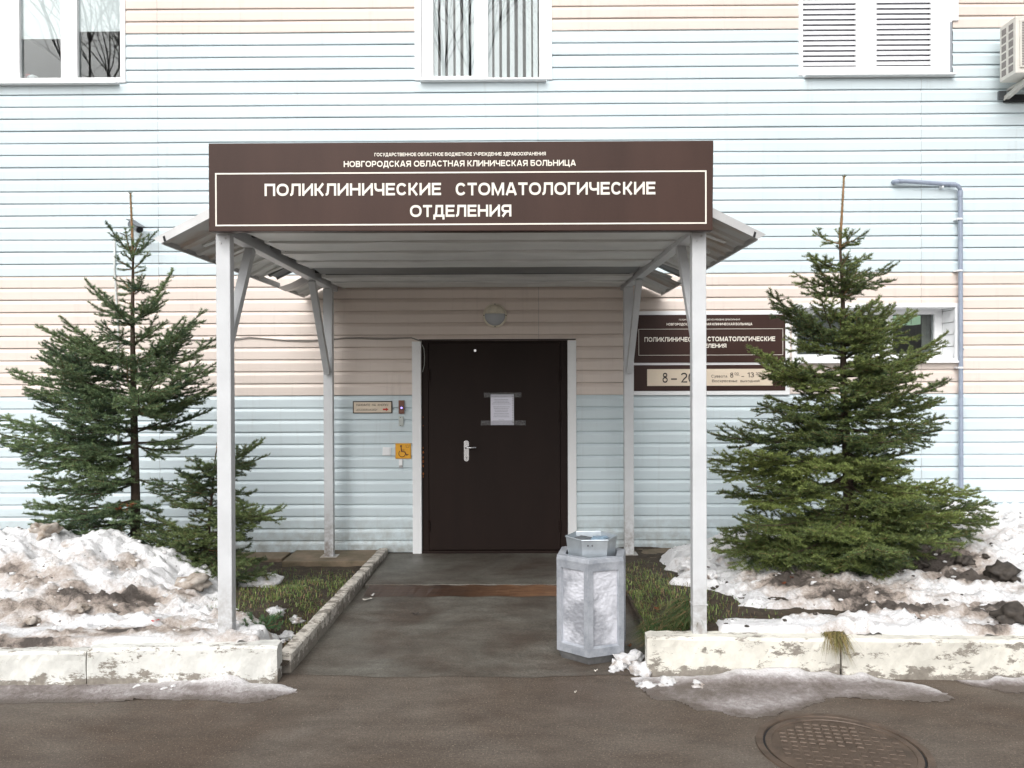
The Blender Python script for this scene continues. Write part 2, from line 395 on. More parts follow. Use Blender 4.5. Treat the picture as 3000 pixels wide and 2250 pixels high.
def glyph(ch, t):
    """strokes of one character in a box of height 1: (points, closed)"""
    w = GW[ch]; a = t / 2; L, R_, B, T = a, w - a, a, 1 - a
    bar = lambda *p: (list(p), False)
    O = lambda cx, rx: (_arc(cx, .5, rx, .5 - a, 0, 360, 26)[:-1], True)
    bowl = lambda x0, xr, y0, y1: [(x0, y1)] + _arc(xr - (y1 - y0) * .5, (y0 + y1) / 2, (y1 - y0) * .5, (y1 - y0) / 2, 90, -90, 10) + [(x0, y0)]
    G_ = {
        'О': [O(w / 2, w / 2 - a)], '0': [O(w / 2, w / 2 - a)], 'П': [bar((L, 0), (L, T), (R_, T), (R_, 0))],
        'Л': [bar((0, B), (.10 * w, B), (.19 * w, .18), (.235 * w, .5), (.25 * w, T), (R_, T), (R_, 0))],
        'И': [bar((L, 0), (L, 1)), bar((R_, 0), (R_, 1)), bar((L, .13), (R_, .87))], 'Н': [bar((L, 0), (L, 1)), bar((R_, 0), (R_, 1)), bar((L, .52), (R_, .52))],
        'К': [bar((L, 0), (L, 1)), bar((L, .5), (.42 * w, .5), (w - a * .9, 1)), bar((.38 * w, .54), (w - a, 0))],
        'Ч': [bar((R_, 0), (R_, 1)), bar((L, 1), (L, .62), (L + .10, .46), (L + .26, .41), (R_, .44))],
        'Е': [bar((w, T), (L, T), (L, B), (w, B)), bar((L, .52), (w * .93, .52))], 'С': [(_arc(w / 2, .5, w / 2 - a, .5 - a, 34, 326, 20), False)],
        'Т': [bar((0, T), (w, T)), bar((w / 2, 0), (w / 2, T))], 'М': [bar((L, 0), (L, 1)), bar((R_, 0), (R_, 1)), bar((L + .02, .97), (w / 2, .08), (R_ - .02, .97))],
        'А': [bar((a * .95, 0), (w / 2 - a * .35, 1)), bar((w - a * .95, 0), (w / 2 + a * .35, 1)), bar((w * .2, .28), (w * .8, .28))],
        'Г': [bar((L, 0), (L, T), (w, T))],
        'Д': [bar((a * .8, -.22), (a * .8, B), (w - a * .8, B), (w - a * .8, -.22)), bar((.17 * w, B), (.25 * w, .34), (.29 * w, T), (.80 * w, T), (.80 * w, B))],
        'Я': [bar((R_, 0), (R_, 1)), ([(w - x, y) for x, y in bowl(a, w - a, .44, T)], False), bar((.50 * w, .44), (a * 1.1, 0))],
        'Р': [bar((L, 0), (L, 1)), (bowl(L, R_, .40, T), False)], 'Ь': [bar((L, 0), (L, 1)), (bowl(L, R_, B, .58), False)],
        'Ы': [bar((L, 0), (L, 1)), (bowl(L, w * .66, B, .58), False), bar((R_, 0), (R_, 1))],
        'Б': [bar((w * .9, T), (L, T), (L, B)), (bowl(L, R_, B, .58), False)], 'В': [bar((L, 0), (L, 1)), (bowl(L, R_, B, .52), False), (bowl(L, R_ - .06, .52, T), False)],
        'Ж': [bar((w / 2, 0), (w / 2, 1)), bar((w / 2, .5), (w * .30, .5), (a * .9, 1)), bar((w * .32, .53), (a, 0)), bar((w / 2, .5), (w * .70, .5), (w - a * .9, 1)), bar((w * .68, .53), (w - a, 0))],
        'З': [(_arc(w * .47, .73, w * .5 - a, .27 - a, 150, -90, 10), False), (_arc(w * .47, .29, w * .53 - a, .29 - a, 90, -155, 10), False)],
        'У': [bar((a * .9, 1), (w * .52, .30)), bar((w - a * .9, 1), (w * .52, .24), (w * .40, B), (w * .14, B))],
        'Х': [bar((a, 0), (w - a, 1)), bar((a, 1), (w - a, 0))], 'Ц': [bar((L, 1), (L, B), (w - a * .8, B), (w - a * .8, -.22)), bar((w * .82 - a * .3, 1), (w * .82 - a * .3, B))],
        'Ю': [bar((L, 0), (L, 1)), bar((L, .52), (w * .36, .52)), O(w - (w * .34), w * .34 - a)],
        '8': [(_arc(w / 2, .76, w * .44 - a, .24 - a, 0, 360, 16)[:-1], True), (_arc(w / 2, .28, w / 2 - a, .28 - a * .8, 0, 360, 18)[:-1], True)],
        '2': [(_arc(w / 2, .70, w / 2 - a, .30 - a, 165, -30, 12) + [(w * .5, .36), (L + .04, B), (w, B)], False)],
        '3': [(_arc(w * .47, .74, w * .47 - a, .26 - a, 160, -90, 10), False), (_arc(w * .47, .29, w * .53 - a, .29 - a, 90, -160, 10), False)],
        '1': [bar((R_, 0), (R_, 1)), bar((0, .74), (R_, .93))], '–': [bar((0, .36), (w, .36))],
    }
    G_['Й'] = G_['И'] + [([(w * .3, 1.22), (w * .4, 1.11), (w * .6, 1.11), (w * .7, 1.22)], False)]
    return G_[ch]


def mitre(pts, t, closed):
    n = len(pts); P_ = [Vector(p) for p in pts]; Lf, Rt = [], []
    for i in range(n):
        pr = P_[i - 1] if (i or closed) else None; nx = P_[(i + 1) % n] if (i < n - 1 or closed) else None
        d0 = (P_[i] - pr).normalized() if pr is not None else None; d1 = (nx - P_[i]).normalized() if nx is not None else None
        d0 = d0 or d1; d1 = d1 or d0; n0 = Vector((-d0.y, d0.x)); n1 = Vector((-d1.y, d1.x)); m = (n0 + n1)
        m = n0 if m.length < 1e-3 else m.normalized(); k_ = min(1.6, 1 / max(.3, m.dot(n0)))
        Lf.append(P_[i] + m * (t / 2 * k_)); Rt.append(P_[i] - m * (t / 2 * k_))
    return Lf, Rt


def lettering(txt, x0, x1, zb, zt, y, m, parent, bold=0.012, sheet=False):
    t = 0.205 if bold >= .02 else (0.15 if bold > .005 else 0.10)
    V, F = [], []; x = 0.0; q = 0
    for ch in txt:
        low = ch.islower(); sc = .73 if low else 1.0; up = ch.upper()
        if ch == ' ': x += GW[' ']; continue
        tt = t / sc * .95
        desc = .26 if ch in 'ру' else 0
        for pts, closed in glyph(up, tt):
            Lf, Rt = mitre(pts, tt, closed); k0 = len(V); n = len(Lf)
            if desc: Lf = [Vector((p.x, p.y if p.y > .3 else p.y - desc * 1.3 * (1 - p.y / .3))) for p in Lf]; Rt = [Vector((p.x, p.y if p.y > .3 else p.y - desc * 1.3 * (1 - p.y / .3))) for p in Rt]
            for p in Lf + Rt: V.append((x + p.x * sc, p.y * sc, q * 0.00004))
            for i in range(n if closed else n - 1): F.append((k0 + i, k0 + n + i, k0 + n + (i + 1) % n, k0 + (i + 1) % n))
            q += 1
        x += GW[up] * sc + .13
        q = q % 12
    xm = x - .13; sx = (x1 - x0) / xm; sz = zt - zb
    me = bpy.data.meshes.new('lettering'); me.from_pydata([(x0 + a * sx, y - c, zb + b_ * sz) for a, b_, c in V], [], F); me.materials.append(m); me.update()
    return link('lettering', me, parent)


def border(x0, x1, z0, z1, y, t, m, parent, name='border_line'):
    b = MB(); d = 0.0012
    b.box(x0, x1, y - d, y, z1 - t, z1); b.box(x0, x1, y - d, y, z0, z0 + t)
    b.box(x0, x0 + t, y - d, y, z0 + t, z1 - t); b.box(x1 - t, x1, y - d, y, z0 + t, z1 - t)
    return b.build(name, m, parent)


def W(px, py, Y=0.0):
    p = at(px, py, Y=Y); return p.x, p.z


# ================================================================== GROUND
b = MB(); b.add([(-150, -300, 0), (150, -300, 0), (150, 30, 0), (-150, 30, 0)], [(0, 1, 2, 3)])
struct(b.build('road', ROAD))
# path sheet, with a slightly raised landing by the door
b = MB()
PF = -2.86
vs = []; fs = []
fr_pts = [(-1.24 + i * (1.98 + 0.0) / 24, PF + 0.010 * math.sin(i * 0.7) + 0.006 * math.sin(i * 1.9) - 0.03 * math.sin(i / 24 * math.pi)) for i in range(25)]
for i, (x, y) in enumerate(fr_pts): vs.append((x, y, 0.0022)); vs.append((x, -1.10, 0.006))
for i in range(24): fs.append((2 * i, 2 * i + 2, 2 * i + 3, 2 * i + 1))
b.add(vs, fs); struct(b.build('path', PATH))
b = MB(); b.box(-1.16, 0.93, -1.09, 0.02, 0.0, 0.030); struct(b.build('door_landing', PATH, bevel=0.006))
b = MB(); nx = 40
for i in range(nx):
    xa = -1.12 + i * 2.0 / nx; xb = xa + 2.0 / nx
    za = 0.024 + 0.004 * math.sin(i * 1.3); zb_ = 0.024 + 0.004 * math.sin((i + 1) * 1.3)
    ya = -1.345 - 0.012 * math.sin(i * 0.9); yb = -1.345 - 0.012 * math.sin((i + 1) * 0.9)
    b.add([(xa, ya, 0.0075), (xb, yb, 0.0075), (xb, -1.094, zb_), (xa, -1.094, za)], [(0, 1, 2, 3)])
tag(b.build('edging_plank', WOOD), 'wet rusty brown timber edging sunk across the path before the door', 'plank')


def plank_mat():
    k = NT('rusty_wet_timber'); sx = k.n('ShaderNodeSeparateXYZ'); k.l(k.co, sx.inputs[0]); mr = k.n('ShaderNodeMapRange'); k.l(sx.outputs['X'], mr.inputs[0])
    mr.inputs[1].default_value = -0.45; mr.inputs[2].default_value = 0.1
    st = k.noise(6, 7, 0.7, k.map((1.0, 6.0, 1))); a = k.mix(k.ramp(st, .35, .65), (0.028, 0.016, 0.010, 1), (0.075, 0.038, 0.022, 1)); c = k.mix(k.ramp(st, .35, .65), (0.10, 0.042, 0.02, 1), (0.22, 0.125, 0.07, 1))
    k.col(k.mix(mr.outputs[0], a, c)).rough(0.45).bump(st, .5, .006); return k.m
bpy.data.objects['edging_plank'].data.materials[0] = plank_mat()

# ---- bed soil
_k0, _k1 = at(811, 2003, Z=0.0), at(-330, 2022, Z=0.0)
_r0, _r1 = at(1897, 1982, Z=0.0), at(3050, 1996, Z=0.0)
def KBL(X): return np.interp(X, [_k1.x, _k0.x], [_k1.y + .10, _k0.y + .10])
def KBR(X): return np.interp(X, [_r0.x, _r1.x], [_r0.y + .105, _r1.y + .105])
def G(X, Y):
    Zc = Y + 7.1
    left = 0.068 - 0.050 * sm(5.3, 6.3, Zc) + 0.12 * sm(-1.30, -1.52, X) * sm(6.6, 4.6, Zc)
    right = 0.075 + 0.145 * sm(0.84, 0.95, X) * sm(6.6, 4.8, Zc)
    g = np.maximum(np.where(X < 0, left, right) + 0.016 * fbm(X * 6, Y * 6, 4), 0.007)
    lim = np.where(X < 0, 0.172 + .3 * np.maximum(0, Y - KBL(X)), 0.192 + .8 * np.maximum(0, Y - KBR(X)))
    return np.minimum(g, lim)


def grid_mesh(name, x0, x1, y0, y1, step, fz, m, mask=None, dirt=None, parent=None, skirt=0.0):
    nx = int((x1 - x0) / step) + 1; ny = int((y1 - y0) / step) + 1
    X, Y = np.meshgrid(np.linspace(x0, x1, nx), np.linspace(y0, y1, ny))
    Zv = fz(X, Y); keep = mask(X, Y, Zv) if mask is not None else np.ones_like(X, bool)
    idx = np.arange(nx * ny).reshape(ny, nx)
    q = np.stack([idx[:-1, :-1], idx[:-1, 1:], idx[1:, 1:], idx[1:, :-1]], -1).reshape(-1, 4)
    kk = keep.ravel()[q].all(1); q = q[kk]
    used = np.unique(q); rem = -np.ones(nx * ny, int); rem[used] = np.arange(len(used))
    V = np.stack([X.ravel(), Y.ravel(), Zv.ravel()], 1)[used]; q = rem[q]
    me = bpy.data.meshes.new(name); me.vertices.add(len(V)); me.vertices.foreach_set('co', V.ravel())
    me.loops.add(len(q) * 4); me.loops.foreach_set('vertex_index', q.ravel()); me.polygons.add(len(q))
    me.polygons.foreach_set('loop_start', np.arange(len(q)) * 4); me.polygons.foreach_set('loop_total', np.full(len(q), 4))
    me.update(calc_edges=True); me.polygons.foreach_set('use_smooth', [True] * len(q)); me.materials.append(m)
    if dirt is not None:
        at_ = me.attributes.new('dirt', 'FLOAT', 'POINT'); at_.data.foreach_set('value', dirt(V[:, 0], V[:, 1], V[:, 2]).astype(float))
    me.validate(); me.update()
    return link(name, me, parent)


struct(grid_mesh('soil_bed', -7.0, -1.225, -3.0, -0.012, 0.03, G, SOIL, lambda X, Y, Zv: Y > KBL(X) - .055))
struct(grid_mesh('soil_bed', 0.745, 7.0, -2.90, -0.012, 0.03, G, SOIL, lambda X, Y, Zv: Y > KBR(X) - .055))

# ---- snow
PXL = [-4.9, -3.49, -3.30, -3.05, -2.80, -2.66, -2.54, -2.38, -2.27, -2.11, -2.0, -1.86, -1.72]
HL = [0.47, 0.53, 0.51, 0.45, 0.50, 0.42, 0.38, 0.34, 0.27, 0.22, 0.17, 0.12, 0.06]


def worms(X, Y, s, seed):   # lumpy crust, rounded tops
    a = np.abs(fbm(X * s + seed, Y * s * 1.5 + seed, 3)) ; return 0.35 - a




def FL(X, Y):
    Zc = Y + 7.1 + 0.12 * fbm(X * 2.2, X * 0 + 3.3, 2)
    C = np.interp(X, PXL, HL)
    t = np.clip((Zc - 4.22) / (5.38 - 4.22), 0, 1)
    rise = t ** 1.5
    fall = 1 - sm(5.45, 6.35, Zc)
    base = 0.195 + (C - 0.195) * rise
    d = (X + 1.98) * -0.832 + (Zc - 5.85) * -0.555
    edge = sm(-0.06, 0.36, d) * sm(-1.335, -1.40, X + 0.05 * fbm(Y * 7, X * 0, 2))
    amp = 0.35 + 0.65 * np.sin(np.pi * np.clip((Zc - 4.2) / 1.9, 0, 1))
    lum = worms(X, Y, 3.2, 5) * 0.16 * amp + worms(X, Y, 9, 2) * 0.045 + 0.022 * fbm(X * 22, Y * 22, 3)
    lum = lum + (0.05 * np.maximum(0, fbm(X * 13 + 4, Y * 13, 3)) + 0.016 * fbm(X * 45, Y * 45, 2)) * (.4 + .6 * amp)
    h = base * fall * edge + lum * edge * fall - 0.02 * (1 - edge) - 0.10 * (1 - fall)
    h = np.maximum(h, (0.216 + 0.014 * fbm(X * 11, Y * 20, 3)) * edge * sm(4.5, 4.4, Zc)) - 0.035 * sm(0.0, -0.03, Y - KBL(X))
    return np.where(edge > 0.001, h, -0.2)


def blob(X, Y, cx, cy, rx, ry): return np.exp(-((X - cx) / rx) ** 2 - ((Y - cy) / ry) ** 2)


def spots(X, Y, lst):
    r = np.zeros_like(X)
    for px, py, zg, rx, ry, s in lst:
        p = at(px, py, Z=zg); r = np.maximum(r, s * blob(X, Y, p.x, p.y, rx, ry))
    return r


def dirtL(X, Y, Zv):
    s = spots(X, Y, [(120, 1665, .42, .22, .16, 1.1), (40, 1650, .42, .14, .12, .9), (300, 1690, .4, .42, .13, 1.2), (400, 1690, .38, .22, .16, 1.1),
                     (230, 1625, .46, .30, .10, .62), (60, 1730, .36, .3, .12, .7), (380, 1630, .42, .12, .12, .7), (530, 1700, .33, .18, .12, .7), (130, 1600, .48, .1, .1, .55),
                     (220, 1770, .3, .08, .07, 1.0), (100, 1805, .27, .07, .05, 1.0), (60, 1870, .22, .4, .06, .75), (400, 1845, .22, .38, .05, .95), (260, 1855, .22, .3, .05, .8), (520, 1800, .27, .16, .08, .8), (700, 1810, .2, .2, .1, .5)])
    s = s * (0.75 + 0.9 * np.clip(fbm(X * 7, Y * 7, 3) + .3, -.4, 1))
    return 0.03 + .88 * s + 0.22 * sm(-2.3, -2.75, Y) + 0.5 * fbm(X * 3, Y * 9, 3) * sm(-1.8, -2.6, Y)


tag(grid_mesh('snow_bank', -6.2, -1.24, -2.99, -0.75, 0.014, FL, SNOW, lambda X, Y, Zv: (Zv > G(X, Y) - 0.04) & (Y > KBL(X) - .045), dirtL),
    'high heap of dirty melting snow by the left spruce', 'snow bank')


def FR(X, Y):
    Zc = Y + 7.1
    hi = 0.195 + 0.03 * sm(1.2, 2.0, X) + (0.07 * sm(1.2, 2.0, X) + 0.13 * sm(2.2, 3.3, X)) * sm(4.5, 6.1, Zc)
    lum = worms(X, Y, 3.0, 33) * 0.11 + worms(X, Y, 8, 12) * 0.05 + 0.03 * fbm(X * 21, Y * 21, 3) + 0.05 * np.maximum(0, fbm(X * 12, Y * 12 + 7, 3)) + .014 * fbm(X * 48, Y * 48, 2)
    xb = 0.93 + 0.10 * fbm(Y * 3 + 2, Y * 0, 3) * 2 + 0.25 * sm(4.9, 4.5, Zc) + 0.1 * sm(6.1, 6.8, Zc)
    edge = sm(0, 0.30, X - xb); lum = lum * (1 - .55 * sm(1.9, 1.3, X) * sm(5.2, 5.6, Zc))
    soilstrip = np.exp(-((Zc - 4.56 - 0.03 * np.sin(X * 5)) / 0.075) ** 4) * sm(1.0, 1.12, X) * sm(2.02, 1.8, X)
    h = (hi + lum) * edge - 0.03 * (1 - edge) - 0.12 * soilstrip - 0.22 * sm(6.5, 7.1, Zc) * sm(3.2, 2.2, X) 
    h = np.maximum(h, (0.240 + 0.014 * fbm(X * 11, Y * 20, 3)) * sm(1.0, 1.1, X) * sm(4.47, 4.43, Zc)) - 0.06 * sm(0.0, -0.03, Y - KBR(X))
    return h


def dirtR(X, Y, Zv):
    s = spots(X, Y, [(2350, 1720, .24, .3, .22, .75), (2500, 1760, .24, .4, .25, .85), (2620, 1800, .22, .35, .10, .95), (2450, 1800, .23, .4, .08, .95), (2760, 1650, .33, .3, .22, .95),
                     (2850, 1680, .32, .2, .12, 1.2), (2950, 1790, .26, .25, .12, 1.2), (2330, 1660, .28, .12, .12, .5), (2900, 1850, .22, .12, .04, .9), (2200, 1680, .27, .1, .1, .4), (2040, 1760, .22, .2, .1, .45), (2150, 1855, .22, .5, .03, .6)])
    s = s * (0.75 + 0.9 * np.clip(fbm(X * 7, Y * 7, 3) + .3, -.4, 1))
    return 0.15 + 1.05 * s + 0.4 * fbm(X * 3 + 4, Y * 8, 3)


tag(grid_mesh('snow_bank', 0.86, 6.2, -2.90, -0.02, 0.014, FR, SNOW, lambda X, Y, Zv: (Zv > G(X, Y) - 0.035) & (Y > KBR(X) - .045), dirtR),
    'low wide crust of brown stained snow around the right spruce', 'snow bank')


def hgt(f, x, y): return float(f(np.array([x]), np.array([y]))[0])


def on_hf(f, px, py):
    z = 0.25
    for _ in range(8):
        p = at(px, py, Z=z); z = 0.5 * z + 0.5 * hgt(f, p.x, p.y)
    return at(px, py, Z=z)


# ice sheets on the road
def ice(cx_list, name, label, dirtv, thick=0.012):
    # cx_list: (px, py_back, py_front) outline read along x, flat sheet with rounded rim
    xs = []; yb = []; yf = []
    for px, pb, pf in cx_list:
        a = at(px, pb, Z=0.0); c = at(px, pf, Z=0.0); xs.append(a.x); yb.append(a.y); yf.append(c.y)
    # x is taken at the front line
    xs = [at(px, pf, Z=0.0).x for px, pb, pf in cx_list]
    def f(X, Y):
        B = np.interp(X, xs, yb); F = np.interp(X, xs, yf)
        n = 0.06 * fbm(X * 5, Y * 5, 3) + 0.03 * fbm(X * 19, Y * 19, 3)
        d = np.minimum(Y - F + n, 10)
        dx = np.minimum(X - xs[0], xs[-1] - X) + n
        back = (B - Y)
        e = sm(0.0, 0.03, d) * sm(0, 0.05, dx) * sm(-0.01, 0.03, back + n * 0.3)
        h = thick * sm(0.0, 0.22, d) * e + 0.014 * np.maximum(0, fbm(X * 9, Y * 12, 4)) * e + 0.045 * sm(0.18, 0.0, back) * np.maximum(0, 0.12 + fbm(X * 4 + 9, Y * 3, 3)) * 2 * e
        return np.where(e > 0.02, h + 0.001, -0.01)
    def dt(X, Y, Zv):
        B = np.interp(X, xs, yb)
        F = np.interp(X, xs, yf); return dirtv + 0.4 * sm(0.10, 0.0, Y - F) + 0.55 * sm(0.0, 0.16, B - Y) + 0.3 * fbm(X * 2, Y * 6, 3) - 7 * np.maximum(Zv - 0.016, 0)
    return tag(grid_mesh(name, xs[0] - .05, xs[-1] + .05, min(yf) - .06, max(yb) + .03, 0.012, f, ICE, lambda X, Y, Zv: Zv > 0.0, dt), label, 'ice')
ice([(-500, 1985, 2080), (0, 1985, 2062), (250, 1980, 2066), (420, 1990, 2056), (560, 1995, 2052), (700, 2002, 2062), (790, 2008, 2058), (862, 2020, 2030)],
    'ice_sheet', 'trodden grey ice strip on the asphalt along the left kerb', 0.12)
ice([(1845, 1985, 1995), (1900, 1985, 2040), (2050, 1985, 2080), (2200, 1985, 2102), (2330, 1985, 2085), (2430, 1985, 2050), (2540, 1985, 2052), (2650, 1990, 2063), (2770, 2010, 2058), (2785, 2030, 2045)],
    'ice_sheet', 'melting grey ice sheet on the asphalt before the right kerb', 0.16)
ice([(2810, 1990, 2002), (2900, 1994, 2022), (3000, 1998, 2030), (3300, 1998, 2030)],
    'ice_sheet', 'small slush patch at the far right kerb foot', 0.45, 0.006)



BROWNSNOW = snow_mat('brown_icy_snow', (0.62, 0.56, 0.50, 1), (0.30, 0.235, 0.18, 1), (0.09, 0.07, 0.055, 1))


def lump(name, c, rx, ry, rz, m, seed, label, cat, group=None, sub=3, rough=0.25):
    bm = bmesh.new(); bmesh.ops.create_icosphere(bm, subdivisions=sub, radius=1)
    from mathutils import noise as mn
    for v in bm.verts:
        n = mn.fractal(v.co * 1.4 + Vector((seed, seed * 2, 0)), 0.8, 2.1, 4)
        n2 = mn.noise(v.co * 4 + Vector((0, seed, 0)))
        v.co *= 1 + rough * n + rough * 0.3 * n2
        v.co = Vector((v.co.x * rx, v.co.y * ry, v.co.z * rz))
    me = bpy.data.meshes.new(name); bm.to_mesh(me); bm.free(); me.materials.append(m)
    me.polygons.foreach_set('use_smooth', [True] * len(me.polygons))
    if m in (SNOW, BROWNSNOW):
        a = me.attributes.new('dirt', 'FLOAT', 'POINT'); b0 = 0.1 + 0.25 * abs(math.sin(seed)) if m is SNOW else 0.38
        a.data.foreach_set('value', [b0 + 0.5 * mn.noise(v.co * 22 + Vector((seed, 0, 0))) for v in me.vertices])
    o = link(name, me); o.location = c; o.rotation_euler = (0, 0, seed)
    return tag(o, label, cat, group)


def place_lump(f, px, py, r, m, seed, label, cat, group=None, flat=0.75, rough=0.25, lift=0.45, name=None):
    p = on_hf(f, px, py) if f else at(px, py, Z=0.0)
    return lump(name or ('snow_lump' if m is SNOW else 'dirt_clod'), (p.x, p.y, p.z + r * lift * flat), r, r * 0.9, r * flat, m, seed, label, cat, group, 3, rough)


p = at(122, 1566, Y=-1.62)
o = lump('snow_lump', (p.x, p.y, p.z - 0.01), 0.115, 0.10, 0.085, BROWNSNOW, 1.3, 'big rounded brown ice boulder on top of the left snow heap', 'snow lump', rough=0.6, sub=4)
p = at(215, 1590, Y=-1.62)
lump('snow_lump', (p.x, p.y, p.z - 0.02), 0.11, 0.09, 0.05, SNOW, 2.1, 'white snow lump right of the big brown boulder', 'snow lump')
p = at(35, 1575, Y=-1.62)
lump('snow_lump', (p.x, p.y, p.z - 0.02), 0.12, 0.09, 0.06, SNOW, 3.4, 'pale snow lump at the left edge of the photo on the heap', 'snow lump')
p = at(375, 1650, Y=-1.9)
lump('snow_lump', (p.x, p.y + .04, p.z - 0.05), 0.05, 0.05, 0.06, BROWNSNOW, 4.4, 'small upright brown ice lump in the left heap below the spruce trunk', 'snow lump', rough=.6)
p = at(560, 1690, Y=-2.0)
lump('snow_lump', (p.x, p.y + .05, p.z - 0.05), 0.11, 0.09, 0.05, BROWNSNOW, 5.4, 'smooth tan ice block on the heap just left of the front post', 'snow lump', rough=.55)
for i, (px, py, r, l) in enumerate([(2826, 1632, .05, 'black frozen dirt block right of the right spruce'), (2890, 1618, .03, 'small square dark clod behind the big dirt heap'),
                                    (2935, 1672, .085, 'largest black frozen dirt heap beside the right spruce'), (2960, 1800, .085, 'flat black dirt heap in the snow near the right kerb'),
                                    (2972, 1545, .04, 'round dark clod on the snow against the siding'), (2690, 1640, .06, 'dark clod under the right side of the right spruce'),
                                    (235, 1775, .045, 'grey ice clod low on the left snow heap'), (100, 1803, .035, 'small grey clod at lower left of the left heap')]):
    place_lump(FR if px > 1500 else FL, px, py + 18, r, CLOD if i < 6 else BROWNSNOW, 2.2 + i * 1.7, l, 'clod', flat=0.6, rough=0.85)
for i, (px, py, r, l) in enumerate([(2010, 1652, .05, 'snow lump behind the right front post, leftmost under the right spruce'), (2120, 1640, .06, 'large pale snow lump tucked under the left skirt of the right spruce'), (2180, 1655, .045, 'snow lump between two others under the left side of the right spruce'),
                                 (2245, 1640, .04, 'small snow lump in the shade of the right spruce lower branches'), (2325, 1650, .055, 'clean white snow lump below the middle of the right spruce skirt'), (2085, 1678, .04, 'round snow lump just right of the front right post')]):
    place_lump(FR, px, py + 14, r, SNOW, 0.7 + i * 1.37, l, 'snow lump', rough=0.75)
for i, (px, py, r, l) in enumerate([(805, 1790, .05, 'bright white snow lump at the grass edge behind the post'), (770, 1860 - 20, .0, ''), (835, 1870 - 8, .045, 'dirty snow lump beside the green sprig'),
                                    (865, 1815, .045, 'melting snow lump on the grass by the path kerb'), (745, 1863, .04, 'snow lump just right of the left front post foot'), (826, 1873, .018, 'tiny snow ball in the corner where the kerbs meet')]):
    if r: place_lump(G if px > 700 else FL, px, py + 8, r, SNOW, 1.9 + i, l, 'snow lump', flat=0.5, rough=0.85)
def chunks(name, f, n, xr, yr, m, label, seed, rmin=.006, rmax=.026, cond=None):
    rs = random.Random(seed); V = []; F = []
    base = bmesh.new(); bmesh.ops.create_icosphere(base, subdivisions=1, radius=1); bv = [v.co.copy() for v in base.verts]; bf = [[v.index for v in q.verts] for q in base.faces]; base.free()
    xs_ = np.array([rs.uniform(*xr) for _ in range(n)]); ys_ = np.array([rs.uniform(*yr) for _ in range(n)]); zs_ = f(xs_, ys_); gs = G(xs_, ys_)
    for x, y, z, g in zip(xs_, ys_, zs_, gs):
        if z < g - .01: continue
        r = rmin + (rmax - rmin) * rs.random() ** 2.5; e = Euler((rs.uniform(0, 6), rs.uniform(0, 6), 0)).to_matrix(); k0 = len(V)
        for v in bv: q = (e @ v) * r * rs.uniform(.7, 1.2); V.append((x + q.x * 1.2, y + q.y, z + q.z * .65 + r * .15))
        F += [tuple(k0 + i for i in q) for q in bf]
    mb = MB(); mb.v = V; mb.f = F; mb.m = [0] * len(F); o = mb.build(name, m, smooth=False)
    if m is SNOW: a = o.data.attributes.new('dirt', 'FLOAT', 'POINT'); a.data.foreach_set('value', [.2] * len(V))
    o['label'] = label; o['kind'] = 'stuff'; o['category'] = 'debris'; return o
chunks('snow_crumbs', FL, 420, (-4.2, -1.3), (-2.8, -1.5), SNOW, 'crumbs of melting snow scattered over the left heap', 3, .004, .02)
chunks('dirt_crumbs', FL, 220, (-4.2, -1.3), (-2.8, -1.6), CLOD, 'grit and black crumbs scattered over the left heap', 4, .003, .009)
chunks('snow_crumbs', FR, 450, (0.95, 4.2), (-2.75, -.5), SNOW, 'crumbs of melting snow scattered over the right crust', 5, .004, .02)
chunks('dirt_crumbs', FR, 330, (0.95, 4.2), (-2.8, -.5), CLOD, 'grit and black crumbs scattered over the right crust', 6, .003, .016)
# elongated snow patch behind the left post
p = on_hf(G, 765, 1712)
lump('snow_lump', (p.x, p.y, p.z + 0.015), 0.15, 0.12, 0.055, SNOW, 0.4, 'smooth white snow patch on dark soil behind the left front post', 'snow lump', rough=0.2)
# snow by the bin and kerb end
for i, (px, py, r, l) in enumerate([(1850, 1945, .075, 'largest snow lump against the left end of the right kerb'), (1878, 1962, .055, 'snow lump leaning on the kerb end near the ground'), (1812, 1950, .04, 'snow lump touching the bin base'),
                                    (1796, 1958, .026, 'smallest snow lump at the tip by the bin'), (1955, 2000, .06, 'snow lump on the ice below the right kerb'), (2045, 2006, .05, 'flat snow lump on the ice under the first right kerb stone'),
                                    (1895, 2004, .045, 'snow lump on the ice at the kerb corner'), (500, 2012, .035, 'small white lump on the ice below the left kerb'), (400, 2008, .03, 'second small lump left of it on the ice below the left kerb'),
                                    (580, 1996, .045, 'wide lump against the left kerb foot near its joint'), (170, 1988, .055, 'white snow lump leaning on the foot of the outer left kerb stone'), (290, 1990, .04, 'white snow lump below the joint of the left kerbs')]):
    place_lump(None, px, py + 8, r, SNOW, 0.3 + i * 0.9, l, 'snow lump', flat=0.7 if i < 4 else 0.4, rough=0.8, lift=0.5 if i < 4 else 0.25)


